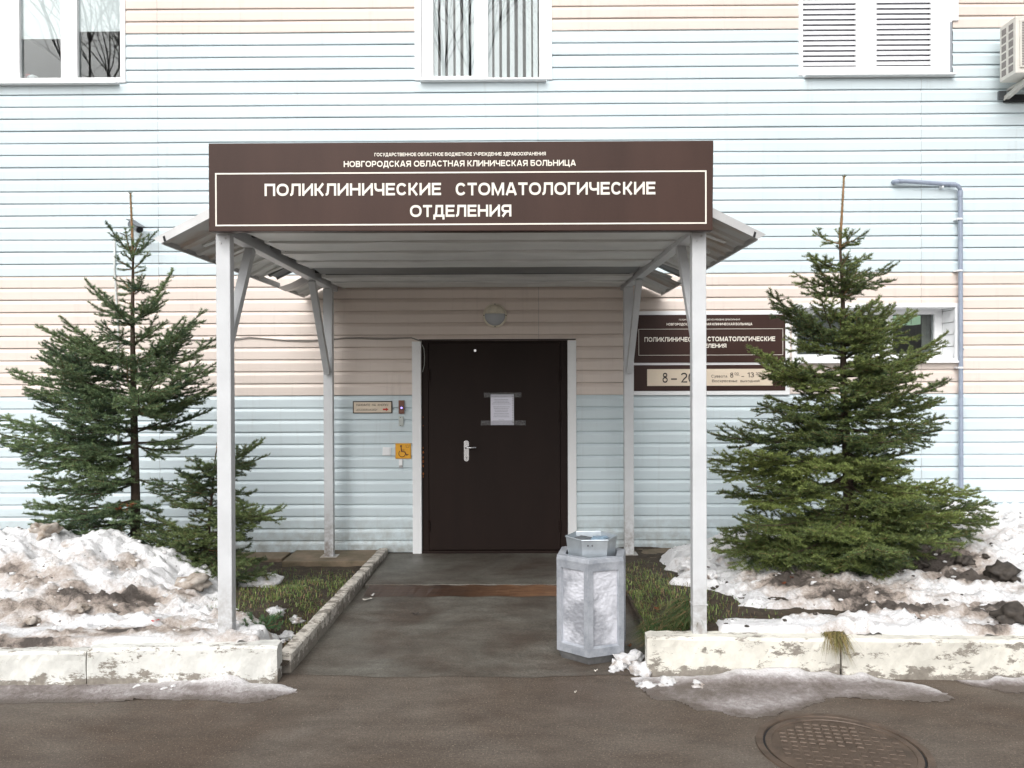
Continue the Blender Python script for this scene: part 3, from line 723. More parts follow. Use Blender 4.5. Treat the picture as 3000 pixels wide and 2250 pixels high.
# ================================================================== KERBS
def kerb(a, b_, wid, h, m, label, seed, zt2=None, group=None, cham=0.014):
    """stone from a to b_ along its front bottom edge, thickness wid to the left of the direction"""
    a = Vector((a[0], a[1], 0)); b_ = Vector((b_[0], b_[1], 0)); L = (b_ - a).length; d = (b_ - a) / L; nrm = Vector((-d.y, d.x, 0))
    zt2 = h if zt2 is None else zt2
    n = max(8, int(L / 0.03)); prof = [(0, -0.05), (0, 0.25), (0, 0.5), (0, 0.75), (0.0, 0.93), (cham, 1.0), (wid * 0.4, 1.0), (wid * 0.7, 1.0), (wid - cham * 0.7, 1.0), (wid, 0.94), (wid, -0.05)]
    rings = []
    rr = random.Random(seed)
    for i in range(n + 1):
        t = i / n; hh = h + (zt2 - h) * t; ring = []
        inset = 0.006 if i in (0, n) else 0
        for u, v in prof:
            j = Vector((rr.uniform(-1, 1), rr.uniform(-1, 1), rr.uniform(-1, 1))) * 0.0022
            wv = 0.004 * math.sin(t * L * 9 + seed + v * 3)
            p_ = a + d * (t * L) + nrm * (u + (inset if u < wid / 2 else -inset) + wv * 0.4) + Vector((0, 0, hh * v - (inset if v > .9 else 0))) + j
            ring.append(p_)
        rings.append(ring)
    mb = MB(); mb.rings(rings)
    o = mb.build('kerb_stone', m, smooth=False)
    return tag(o, label, 'kerb stone', group)


def gp(px, py): p = at(px, py, Z=0.0); return p.x, p.y
LK0 = gp(811, 2003); LK1 = gp(254, 2014); LK2 = gp(-330, 2022)
kerb(LK1, LK0, 0.115, 0.195, KERBW, 'white kerb stone with peeling paint ending at the path, left of the entrance', 3)
kerb(LK2, (LK1[0] - .008, LK1[1]), 0.115, 0.185, KERBW, 'white kerb stone at the left edge of the photo with grey stain', 5)
kerb((LK2[0] - 1.0, LK2[1] - .02), (LK2[0] - .008, LK2[1]), 0.115, 0.185, KERBW, 'white kerb stone beyond the left edge of the photo', 6)
RK0 = gp(1897, 1982); RK1 = gp(2461, 1990); RK2 = gp(3050, 1996)
kerb(RK0, RK1, 0.12, 0.208, KERBY, 'yellowed kerb stone between the bin and the grass filled joint', 8)
kerb((RK1[0] + .014, RK1[1] + .004), RK2, 0.12, 0.208, KERBY, 'yellowed kerb stone right of the grass filled joint', 11)
kerb((RK2[0] + .008, RK2[1]), (RK2[0] + 1.0, RK2[1] - .01), 0.12, 0.208, KERBY, 'yellowed kerb stone beyond the right edge of the photo', 12)
# path side kerb, thin stones, from the road to the wall
ka = Vector((-1.215, -2.83)); kb = Vector((-1.150, -0.03))
cuts = [0, 0.19, 0.42, 0.70, 1.0]
labs = ['narrow kerb stone nearest the road beside the path', 'second narrow kerb stone from the road beside the path', 'third narrow kerb stone from the road by the grass', 'last narrow kerb stone beside the path touching the wall']
for i in range(4):
    s_, e_ = ka.lerp(kb, cuts[i]), ka.lerp(kb, cuts[i + 1] - (0.003 if i < 3 else 0))
    z0 = 0.115 - 0.03 * cuts[i]; z1 = 0.115 - 0.03 * cuts[i + 1]
    kerb(s_, e_, 0.075, z0, KERBG, labs[i], 20 + i, z1, cham=0.010)

# slabs under the back posts
def slab(x0, x1, y0, y1, z0, z1, label):
    b = MB(); b.box(x0, x1, y0, y1, z0, z1); o = b.build('concrete_slab', CONC, bevel=0.008); return tag(o, label, 'slab')
slab(-1.97, -1.235, -0.46, -0.02, -0.05, 0.062, 'brown stained concrete slab under the left rear canopy post')
slab(0.80, 1.62, -0.42, -0.02, -0.03, 0.075, 'mossy concrete slab under the right rear canopy post')
slab(-2.9, -2.02, -0.28, -0.02, -0.05, 0.045, 'thin mossy concrete strip against the wall behind the left bush')

# ================================================================== BUILDING
bld = thing('clinic_building', 'clinic building clad in pale blue and pink horizontal siding', 'building', (0, 0, 0))
X0, X1, ZT = -7.0, 7.0, 6.4
ZB0 = 1.425 + 0.003; PITCHZ = 0.1070
row0 = -13
zbase = ZB0 + row0 * PITCHZ
# openings (x0,x1,z0,z1)
def op(px0, px1, py0, py1):
    a = W(px0, (py0 + py1) / 2); c = W(px1, (py0 + py1) / 2); t = W((px0 + px1) / 2, py0); bt = W((px0 + px1) / 2, py1)
    return [a[0], c[0], bt[1], t[1]]
WIN1 = op(-260, 369, -300, 246); WIN2 = op(1215, 1616, -300, 236); WIN3 = op(2338, 2789, -300, 222)
WIN4 = op(2318, 2806, 890, 1062)
DOORO = op(1236, 1664, 997, 1630)
DOORO[2] = 0.0
OPEN = [WIN1, WIN2, WIN3, WIN4, DOORO]
for o in OPEN[:3]: o[3] = 5.85

PROF = [(0.007, 0.107), (0.007, 0.1036), (0.000, 0.1030), (-0.0015, 0.100), (-0.0140, 0.075), (-0.0152, 0.070), (-0.0130, 0.006), (-0.0112, 0.001), (-0.007, 0.0), (0.007, 0.0)]
SEAMS = [W(466, 700)[0], W(1577, 700)[0], W(2697, 700)[0]]


def clip_prof(lo, hi):
    out = []
    P = PROF
    for i in range(len(P) - 1):
        (y0, z0), (y1, z1) = P[i], P[i + 1]
        if max(z0, z1) < lo or min(z0, z1) > hi: continue
        def pt(z):
            t = 0 if z0 == z1 else (z - z0) / (z1 - z0); return (y0 + (y1 - y0) * t, z)
        a = pt(min(max(z0, lo), hi)) if z0 != z1 else (y0, z0); c = pt(min(max(z1, lo), hi)) if z0 != z1 else (y1, z1)
        if not out or out[-1] != a: out.append(a)
        out.append(c)
    return out


cnt = 0
for r in range(57):
    zb = zbase + r * PITCHZ
    rowi = r + row0
    m = BLUE if rowi < 0 else (PINK if rowi < 10 else (BLUE if rowi < 30 else (PINK if rowi < 40 else BLUE)))
    segs = [X0] + SEAMS + [X1]
    for k_ in range(len(segs) - 1):
        a, c = segs[k_] + (0.0012 if k_ else 0), segs[k_ + 1] - 0.0012
        pieces = [(a, c, 0, PITCHZ)]
        for (ox0, ox1, oz0, oz1) in OPEN:
            nw = []
            for (p0, p1, l0, l1) in pieces:
                if p1 <= ox0 or p0 >= ox1 or zb + l1 <= oz0 or zb + l0 >= oz1: nw.append((p0, p1, l0, l1)); continue
                if p0 < ox0: nw.append((p0, ox0, l0, l1))
                if p1 > ox1: nw.append((ox1, p1, l0, l1))
                q0, q1 = max(p0, ox0), min(p1, ox1)
                if oz0 - zb > l0 + 0.004: nw.append((q0, q1, l0, oz0 - zb))
                if oz1 - zb < l1 - 0.004: nw.append((q0, q1, oz1 - zb, l1))
            pieces = nw
        for (p0, p1, l0, l1) in pieces:
            if p1 - p0 < 0.01: continue
            pr = clip_prof(l0, l1)
            if len(pr) < 2: continue
            j = R.uniform(-0.0008, 0.0008); jy = R.uniform(-0.0007, 0.0007); jz2 = j + R.uniform(-0.0012, 0.0012)
            nseg = max(1, int((p1 - p0) / 0.6)); vs = []; fs = []; npf = len(pr)
            for s_ in range(nseg + 1):
                x = p0 + (p1 - p0) * s_ / nseg; wob = 0.0012 * math.sin(x * 2.1 + r * 1.7) + 0.0006 * math.sin(x * 6.3 + r * .9)
                for (y, z) in pr: vs.append((x, y + jy, zb + z + j + (jz2 - j) * s_ / nseg + wob))
            for s_ in range(nseg):
                for q in range(npf - 1):
                    fs.append((s_ * npf + q, s_ * npf + q + 1, (s_ + 1) * npf + q + 1, (s_ + 1) * npf + q))
            me = bpy.data.meshes.new('siding_board'); me.from_pydata(vs, [], [f[::-1] for f in fs]); me.materials.append(m); me.update()
            link('siding_board', me, bld); cnt += 1

# wall core behind the boards with the openings left free
xs = sorted(set([X0, X1] + [o[0] for o in OPEN] + [o[1] for o in OPEN])); zs = sorted(set([-0.3, ZT] + [o[2] for o in OPEN] + [o[3] for o in OPEN]))
b = MB()
for i in range(len(xs) - 1):
    for j in range(len(zs) - 1):
        cx, cz = (xs[i] + xs[i + 1]) / 2, (zs[j] + zs[j + 1]) / 2
        if any(o[0] < cx < o[1] and o[2] < cz < o[3] for o in OPEN): continue
        if xs[i + 1] - xs[i] < 1e-4 or zs[j + 1] - zs[j] < 1e-4: continue
        b.box(xs[i], xs[i + 1], 0.018, 0.30, zs[j], zs[j + 1])
PLAST = simple('grey_plaster_core', (0.30, 0.30, 0.29, 1), 0.9)
b.build('wall', PLAST, bld)
b = MB(); b.box(X0, X0 + .1, 0.31, 7, -.3, ZT); b.box(X1 - .1, X1, 0.31, 7, -.3, ZT); b.box(X0 + .1, X1 - .1, 6.9, 7, -.3, ZT)
b.box(X0 + .1, X1 - .1, 0.31, 6.9, 2.9, 3.1)
b.build('inner_wall', ROOM, bld)
b = MB(); b.box(X0 - .15, X1 + .15, -0.35, 7.2, ZT + .003, ZT + 0.12); b.build('roof', GALV, bld)


def frame_part(x0, x1, z0, z1, t, y0, y1, m, parent, name='frame'):
    b = MB(); b.box(x0, x1, y0, y1, z1 - t, z1); b.box(x0, x1, y0, y1, z0, z0 + t)
    b.box(x0, x0 + t, y0, y1, z0 + t, z1 - t); b.box(x1 - t, x1, y0, y1, z0 + t, z1 - t)
    return b.build(name, m, parent, bevel=0.002)


def pane(x0, x1, z0, z1, y, parent):
    b = MB(); b.box(x0, x1, y, y + 0.004, z0, z1); return b.build('pane', GLASS, parent)


def sash(x0, x1, z0, z1, t, y, parent, glaz=True):
    frame_part(x0, x1, z0, z1, t, y, y + 0.05, WHITE, parent, 'sash')
    pane(x0 + t, x1 - t, z0 + t, z1 - t, y + 0.022, parent)


def window_root(o, label):
    w_ = bpy.data.objects.new('window', None); COL.objects.link(w_); w_.parent = bld; w_['label'] = label
    return w_


# ---- window 1 : top left, roller blinds
w1 = window_root(WIN1, 'tall white window with roller blinds half down')
x0, x1, z0, z1 = WIN1
frame_part(x0, x1, z0, z1, 0.045, -0.022, 0.05, WHITE, w1, 'trim')
def bx(name, px0, px1, py0, py1, ya, yb, m, parent, bevel=0.002, Yp=0.0):
    a = W(px0, (py0 + py1) / 2, Yp)[0]; c = W(px1, (py0 + py1) / 2, Yp)[0]; t = W((px0 + px1) / 2, py0, Yp)[1]; bt = W((px0 + px1) / 2, py1, Yp)[1]
    b = MB(); b.box(a, c, ya, yb, bt, t); return b.build(name, m, parent, bevel=bevel)
zt = 5.80
def col_rect(px0, px1, pyb, Y): return W(px0, 120, Y)[0], W(px1, 120, Y)[0], W((px0 + px1) / 2, pyb, Y)[1]
b = MB()
for (pa, pb) in ((-215, 60), (181, 229)):
    a, c, zz = col_rect(pa, pb, 244, 0.03); b.box(a, c, 0.012, 0.075, z0 + 0.045, zt)
b.build('mullion', WHITE, w1, bevel=0.003)
a, c, zz = col_rect(60, 181, 239, 0.04); b = MB(); b.box(a, c, 0.014, 0.07, z0 + .046, zz); b.build('sash', WHITE, w1)
pane(a, c, zz, zt, 0.045, w1)
bb = W(120, 115, 0.06)[1]; b = MB(); b.box(a - .0, c + .0, 0.055, 0.059, bb, zt); b.build('roller_blind', BLIND, w1)
a, c, zz = col_rect(229, 353, 245, 0.04); pane(a, c, zz, zt, 0.045, w1)
bb = W(290, 93, 0.06)[1]; b = MB(); b.box(a - .0, c + .0, 0.055, 0.059, bb, zt); b.build('roller_blind', BLIND, w1)
b = MB(); sxa = x0 - .02; b.box(x0 - .02, W(352, 248)[0], -0.075, 0.0, z0 - 0.022, z0 - 0.006); b.build('sill', WHITE, w1, bevel=0.002)
# small things on the sill inside
p = at(98, 232, Y=0.16); o = lump('plastic_bag', (p.x, p.y, p.z), 0.075, 0.05, 0.028, BLIND, 2.0, 'white crumpled bag on the inner sill of the upper left window', 'bag')
p = at(82, 224, Y=0.14); o = lump('red_cloth', (p.x, p.y, p.z), 0.03, 0.03, 0.022, simple('red_cloth', (0.6, 0.06, 0.08, 1)), 2.7, 'small red crumpled cloth on the inner sill of the upper left window', 'cloth')
b = MB(); b.box(x0, x1, 0.30, 0.42, z0 - .02, z0 + .03); b.build('inner_sill', WHITE, w1)

# ---- window 2 : top centre, vertical blinds
w2 = window_root(WIN2, 'white window with vertical strip blinds above the sign')
x0, x1, z0, z1 = WIN2
b = MB(); b.box(x0, x0 + .055, -0.022, 0.05, z0, z1); b.box(x1 - .047, x1, -0.022, 0.05, z0, z1); b.box(x0 + .055, x1 - .047, -0.022, 0.05, z1 - .05, z1); b.build('trim', WHITE, w2, bevel=0.002)
for pa, pb, pyb in ((1270, 1390, 226), (1430, 1580, 233)):
    a, c, zz = col_rect(pa, pb, pyb, 0.04)
    pane(a, c, zz, zt, 0.045, w2)
    nst = 6 if pa < 1400 else 8
    pitch = W(1292.5, 120, .12)[0] - W(1270, 120, .12)[0]
    for i in range(nst):
        xa = a - 0.012 + i * pitch + R.uniform(-.004, .004)
        wd = pitch * R.uniform(0.58, 0.68)
        b = MB(); tw = R.uniform(-.008, .008)
        b.add([(xa, 0.07 - tw, zz - .05), (xa + wd, 0.07 + tw, zz - .05), (xa + wd, 0.07 + tw, zt), (xa, 0.07 - tw, zt)], [(0, 1, 2, 3)])
        b.build('blind_slat', BLIND, w2)
b = MB()
for pa, pb in ((1232, 1270), (1390, 1430), (1580, 1602)):
    a = W(pa, 120, 0.03)[0]; c = W(pb, 120, 0.03)[0]; b.box(a, c, 0.012, 0.075, z0, zt)
b.build('mullion', WHITE, w2, bevel=0.003)
for pa, pb, pyb in ((1270, 1390, 226), (1430, 1580, 233)):
    a, c, zz = col_rect(pa, pb, pyb, 0.04); b = MB(); b.box(a, c, 0.014, 0.07, z0, zz); b.build('sash', WHITE, w2)
b = MB(); b.box(W(1232, 238)[0], W(1600, 238)[0], -0.075, 0.0, z0 - 0.018, z0 - 0.002); b.build('sill', WHITE, w2, bevel=0.002)

# ---- window 3 : top right, louvre panels
w3 = window_root(WIN3, 'white window closed by two louvred panels')
x0, x1, z0, z1 = WIN3
b = MB(); b.box(x0, W(2350, 120)[0], -0.022, 0.04, z0, z1); b.box(x0, x1, -0.022, 0.04, z1 - .05, z1); b.box(W(2760, 120)[0], x1, -0.006, 0.05, z0, z1 - .05); b.build('trim', WHITE, w3, bevel=0.002)
a1, c1 = W(2352, 120, 0.0)[0], W(2507, 120, 0.0)[0]; a2, c2 = W(2567, 120, 0.0)[0], W(2727, 120, 0.0)[0]
b = MB(); b.box(W(2350, 100)[0] + .001, a1, -0.004, 0.03, z0, z1 - .05); b.box(c1, a2, -0.008, 0.03, z0, z1 - .05); b.box(c2, W(2760, 100)[0] - .001, -0.004, 0.03, z0, z1 - .05)
zl = W(2430, 196)[1]; zl2 = W(2640, 194)[1]
b.box(a1, c1, -0.004, 0.03, z0, zl); b.box(a2, c2, -0.004, 0.03, z0, zl2)
b.build('frame', WHITE, w3, bevel=0.002)
pz = 15.05 / 331
for (a, c, zz) in ((a1, c1, zl), (a2, c2, zl2)):
    i = 0
    while zz + (i + 1) * pz < 5.7:
        zc = zz + 0.0135 + i * pz; top = zc + pz - 0.0135
        if i >= 12: zc = zc
        b = MB(); b.add([(a, 0.0, zc), (c, 0.0, zc), (c, 0.012, top), (a, 0.012, top), (a, 0.004, zc - .001), (c, 0.004, zc - .001), (c, 0.016, top), (a, 0.016, top)],
                        [(0, 1, 2, 3), (7, 6, 5, 4), (0, 4, 5, 1), (3, 2, 6, 7), (0, 3, 7, 4), (1, 5, 6, 2)])
        b.build('louvre_slat', WHITE, w3); i += 1
b = MB(); b.box(a1 - .01, c2 + .01, 0.06, 0.07, z0, 5.8); b.build('backing', simple('grey_backing', (0.42, 0.42, 0.48, 1)), w3)
b = MB(); b.box(W(2354, 224)[0], W(2790, 224)[0], -0.075, -0.001, z0 - 0.018, z0 - 0.002); b.build('sill', WHITE, w3, bevel=0.002)
bx('corner_trim', 2787, 2803, -200, 64, -0.03, 0.02, WHITE, w3)
bx('dark_gap', 2782, 2788, 66, 218, -0.010, 0.01, simple('gap_shadow_grey', (0.25, 0.27, 0.3, 1)), w3, bevel=0)

# ---- window 4 : low wide window behind the right spruce, deep reveal
w4 = window_root(WIN4, 'low wide white window in a deep reveal behind the right spruce')
x0, x1, z0, z1 = WIN4
frame_part(x0, x1, z0, z1, 0.036, -0.030, 0.0, WHITE, w4, 'trim')
ix0, ix1, iz0, iz1 = x0 + .036, x1 - .036, z0 + .036, z1 - .036
b = MB(); b.box(x0 + .01, ix0, 0.0, 0.22, iz0, iz1); b.box(x0 + .01, x1 - .01, 0.0, 0.22, z0 + .005, iz0); b.box(x0 + .01, x1 - .01, 0.0, 0.22, iz1, z1 - .005); b.build('reveal', WHITE, w4)
zz = iz0; i = 0
while zz < iz1 - .01:
    h = min(PITCHZ - .004, iz1 - zz); b = MB(); b.add([(ix1 - .004, 0.0, zz), (ix1 - .004, 0.22, zz), (ix1 + .004, 0.22, zz + h), (ix1 + .004, 0.0, zz + h), (ix1 + .02, 0, zz), (ix1 + .02, .22, zz), (ix1 + .02, .22, zz + h), (ix1 + .02, 0, zz + h)],
                                                   [(0, 3, 2, 1), (4, 5, 6, 7), (0, 1, 5, 4), (3, 7, 6, 2)]); b.build('reveal_board', WHITE, w4); zz += PITCHZ
b = MB(); b.box(x0 - .01, x1 + .012, -0.065, -0.031, z0 - .006, z0 + .012); b.build('sill', WHITE, w4, bevel=0.002)
Yg = 0.19
px_div = [(2316, 2592, 'L'), (2614, 2738, 'R')]
xa0, xa1 = W(2336, 980, Yg)[0], W(2592, 980, Yg)[0]; xb0, xb1 = W(2614, 980, Yg)[0], W(2738, 980, Yg)[0]
zt4, zb4 = W(2680, 921, Yg)[1], W(2680, 1037, Yg)[1]
b = MB(); b.box(ix0, xa0, Yg, .25, iz0, iz1); b.box(xa1, xb0, Yg - .01, .25, iz0, iz1); b.box(xb1, ix1, Yg, .25, iz0, iz1); b.box(xa0, xa1, Yg, .25, zt4, iz1); b.box(xa0, xa1, Yg, .25, iz0, zb4)
b.box(xb0, xb1, Yg, .25, zt4, iz1); b.box(xb0, xb1, Yg, .25, iz0, zb4); b.build('frame', WHITE, w4, bevel=0.002)
pane(xa0, xa1, zb4, zt4, 0.215, w4); pane(xb0, xb1, zb4, zt4, 0.215, w4)
pa = at(2622, 925, Y=0.75); pb = at(2697, 950, Y=0.75)
CAB = simple('pale_green_cabinet_glow', (0.55, 0.68, 0.52, 1), 0.5); CAB.node_tree.nodes['Principled BSDF'].inputs['Emission Color'].default_value = (.5, .75, .5, 1); CAB.node_tree.nodes['Principled BSDF'].inputs['Emission Strength'].default_value = 0.45  # greenish gleam put in as emission; the cabinet is no lamp
cabn = thing('wall_cabinet', 'pale green cabinet with a painted-in glow seen through the low right window', 'cabinet', ((pa.x + pb.x) / 2, 0.8, pb.z))
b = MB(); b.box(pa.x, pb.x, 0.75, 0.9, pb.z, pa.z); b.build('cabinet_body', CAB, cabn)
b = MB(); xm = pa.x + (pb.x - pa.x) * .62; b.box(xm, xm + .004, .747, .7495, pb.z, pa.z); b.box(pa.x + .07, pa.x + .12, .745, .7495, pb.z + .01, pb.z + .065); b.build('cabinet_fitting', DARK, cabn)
b = MB(); a = W(2700, 980, .3)[0]; b.box(a, x1, 0.30, 0.302, iz0, iz1); b.build('curtain', simple('drab_curtain', (0.20, 0.20, 0.18, 1), 0.9), w4)
b = MB(); b.box(ix0, xa1, 0.30, 0.302, iz0, iz1); b.build('curtain', simple('grey_window_film', (0.17, 0.18, 0.18, 1), 0.9), w4)

# ---- door
dr = bpy.data.objects.new('door', None); COL.objects.link(dr); dr.parent = bld
dx0, dx1, dz0, dz1 = DOORO; 
lx0 = W(1257, 1300, .02)[0]; lx1 = W(1641, 1300, .02)[0]; ltop = W(1450, 1004, .02)[1]
b = MB(); b.box(dx0, lx0 - .002, -0.004, 0.09, 0.04, dz1); b.box(lx1 + .002, dx1, -0.004, 0.09, 0.04, dz1); b.box(lx0 - .002, lx1 + .002, -0.004, 0.09, ltop + .002, dz1)
b.box(dx0, dx1, -0.03, 0.09, 0.0301, 0.052); b.build('door_frame', DOOR, dr, bevel=0.002)
b = MB(); b.box(lx0, lx1, 0.000, 0.06, 0.055, ltop); b.build('door_leaf', DOOR, dr, bevel=0.003)
b = MB(); b.box(lx0 - .01, lx1 + .01, 0.062, 0.08, 0.05, ltop + .02); b.build('door_stop', DOOR, dr)
for px, py in ((1257, 1098), (1641, 1098), (1641, 1218), (1257, 1540), (1641, 1540)):
    x, z = W(px, py, -0.01); b = MB(); b.tube([(x, -0.012, z - .05), (x, -0.012, z + .0)], 0.011, 8); b.tube([(x, -0.012, z + .002), (x, -0.012, z + .05)], 0.009, 8); b.tube([(x, -.012, z), (x, -.012, z + .004)], 0.006, 6)
    b.build('hinge', DOOR, dr)
x, z = W(1392, 1027); b = MB(); b.disc((x, z), 0.011, -0.008, 0.0, 16); b.build('peephole', CHROME, dr)
xa, za = W(1359, 1352); xb, zb = W(1374, 1290)
hp = MB(); cx = (xa + xb) / 2; rw = (xb - xa) / 2; ring = []
for k_ in range(9): a = math.pi * k_ / 8; ring.append((cx + rw * math.cos(a), zb - rw + rw * math.sin(a)))
for k_ in range(9): a = math.pi + math.pi * k_ / 8; ring.append((cx + rw * math.cos(a), za + rw + rw * math.sin(a)))
hp.rings([[(p[0], 0.0, p[1]) for p in ring], [(p[0], -0.007, p[1]) for p in ring]]); hd = hp.build('handle_plate', CHROME, dr, bevel=0.0015)
hz = W(1366, 1311)[1]; xe = W(1395, 1310, -.05)[0]
b = MB(); b.tube([(cx, -0.006, hz), (cx, -0.048, hz), (cx + .012, -0.056, hz + .001), (xe, -0.055, hz + .004)], [.009, .009, .0095, .008], 10); b.build('handle_lever', CHROME, dr, smooth=True)
b = MB(); b.disc((cx, za + .035), 0.008, -0.012, -0.007, 14); b.box(cx - .0015, cx + .0015, -.0125, -.012, za + .025, za + .04); b.build('keyhole', GALV, dr)
bx('door_trim', 1209.5, 1235.5, 1001, 1626, -0.036, 0.015, WHITE, bld)
bx('door_trim', 1663, 1688, 998, 1622, -0.036, 0.015, WHITE, bld)
b = MB(); b.box(dx0 - .02, dx1 + .07, -0.018, 0.018, dz1 + .0005, dz1 + .010); b.build('door_head_flashing', DOOR, bld)
b = MB()
for i, (py, r) in enumerate([(1312, .006), (1325, .009), (1340, .007), (1352, .010), (1365, .008), (1388, .009), (1397, .006), (1222, .004), (1247, .004)]):
    p = at(1240, py, Y=-0.006); bm_r = [(p.x + r * math.cos(a) * .8, p.y, p.z + r * 1.6 * math.sin(a)) for a in [2 * math.pi * q / 8 for q in range(8)]]
    b.rings([bm_r, [(q[0] * .3 + p.x * .7, -0.022, q[2] * .5 + p.z * .5) for q in bm_r]])
b.build('mounting_foam', FOAM, bld, smooth=True)

# ================================================================== CANOPY
cpy = thing('entrance_canopy', 'pale grey steel entrance canopy with sheet roof on four posts', 'canopy', (-0.3, -1.5, 0))
YF, YB = -2.83, -0.30
def postbox(pxa, pxb, Y, zb, zt_):
    a = at(pxa, 1300, Y=Y).x; c = at(pxb, 1300, Y=Y).x
    b = MB(); b.box(a, c, Y, Y + 0.062, zb, zt_); o = b.build('post', POST, cpy, bevel=0.004)
    return (a + c) / 2
zbm = 2.345
xFL = postbox(635, 677, YF, 0.12, zbm); xFR = postbox(2029, 2070.5, YF, 0.14, zbm)
xBL = postbox(948, 975, YB, 0.055, zbm); xBR = postbox(1829, 1857, YB, 0.07, zbm)
for x, z in ((xFL, 0.262), (xFR, 0.36)):
    b = MB(); b.box(x - .041, x + .041, YF - .003, YF + .065, z, z + .006); b.build('weld_band', POST, cpy)
b = MB()
for (x, z) in ((xBL, .058), (xBR, .075)): b.box(x - .07, x + .07, YB - .03, YB + .1, z, z + .005)
b.build('base_plate', STAIN, cpy)
for (xf, xb_) in ((xFL, xBL), (xFR, xBR)):
    d = (xb_ - xf) / (YB - YF); X_at = lambda y: xf + (y - YF) * d
    b = MB(); b.bar((X_at(YF), YF - .01, zbm + .04), (X_at(-.02), -.02, zbm + .04), 0.062, 0.08); b.build('side_beam', POST, cpy, bevel=0.003)
    b = MB(); b.bar((X_at(-2.36), -2.36, zbm), (X_at(-2.77), -2.775, 1.745), 0.052, 0.05, up=(1, 0, 0)); b.build('brace', POST, cpy, bevel=0.003)
    b = MB(); b.bar((X_at(-.85), -.85, zbm), (X_at(-.31), -.315, 1.625), 0.052, 0.05, up=(1, 0, 0)); b.build('brace', POST, cpy, bevel=0.003)
for x in (xFL, xFR):
    for z in (2.30, 2.325):
        b = MB(); b.disc((x + (.012 if z > 2.31 else -.012), z), .006, YF - .005, YF - .0005, 8); b.build('bolt', GALV, cpy)
b = MB(); b.box(xFL - .03, xFR + .03, YF + .002, YF + .06, zbm + .081, zbm + .14); b.build('front_beam', POST, cpy)
def mid(x): return x
edges = [4.345, 4.68, 5.05, 5.44, 5.81, 6.24, 6.60, 7.07]
for i in range(len(edges) - 1):
    ya, yb = edges[i] - 7.1 + .006, edges[i + 1] - 7.1 - .006
    xl, xr = -1.545 - .012 * i + .075, 0.935 - 0.008 * i
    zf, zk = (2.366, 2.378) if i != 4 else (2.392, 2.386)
    segn = 14; vs = []; fs = []
    for s_ in range(segn + 1):
        x = xl + (xr - xl) * s_ / segn; sag = 0.0035 * math.sin(s_ * 1.3 + i * 2) + 0.0018 * math.sin(s_ * 3.1 + i)
        vs += [(x, ya, zf + sag), (x, yb, zk + sag * .3), (x, yb, zk + .018), (x, ya, zf + .018)]
    for s_ in range(segn):
        o1 = s_ * 4; o2 = o1 + 4
        fs += [(o1, o1 + 1, o2 + 1, o2), (o1 + 1, o1 + 2, o2 + 2, o2 + 1), (o1 + 2, o1 + 3, o2 + 3, o2 + 2), (o1 + 3, o1, o2, o2 + 3)]
    b = MB(); b.add(vs, fs); b.build('ceiling_sheet', SHEET if i != 4 else GALV_SHADE, cpy)  # recessed bay gets its shade from the darker sheet colour
    for xx in (xl + .01, xr - .01):
        b = MB(); b.box(xx - .012, xx + .012, yb - .02, yb + .01, zk - .004, zk + .001); b.build('sheet_clip', SHEET, cpy)
# cross purlins above the ceiling, coloured dark so its seams look shaded
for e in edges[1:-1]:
    b = MB(); b.box(-1.60, 0.98, e - 7.1 - .02, e - 7.1 + .02, 2.400, 2.445); b.build('purlin', SEAM_SHADE, cpy)
b = MB(); b.box(-1.62, 1.0, -2.85, -0.03, 2.47, 2.476); b.build('roof_sheet', GALV, cpy)
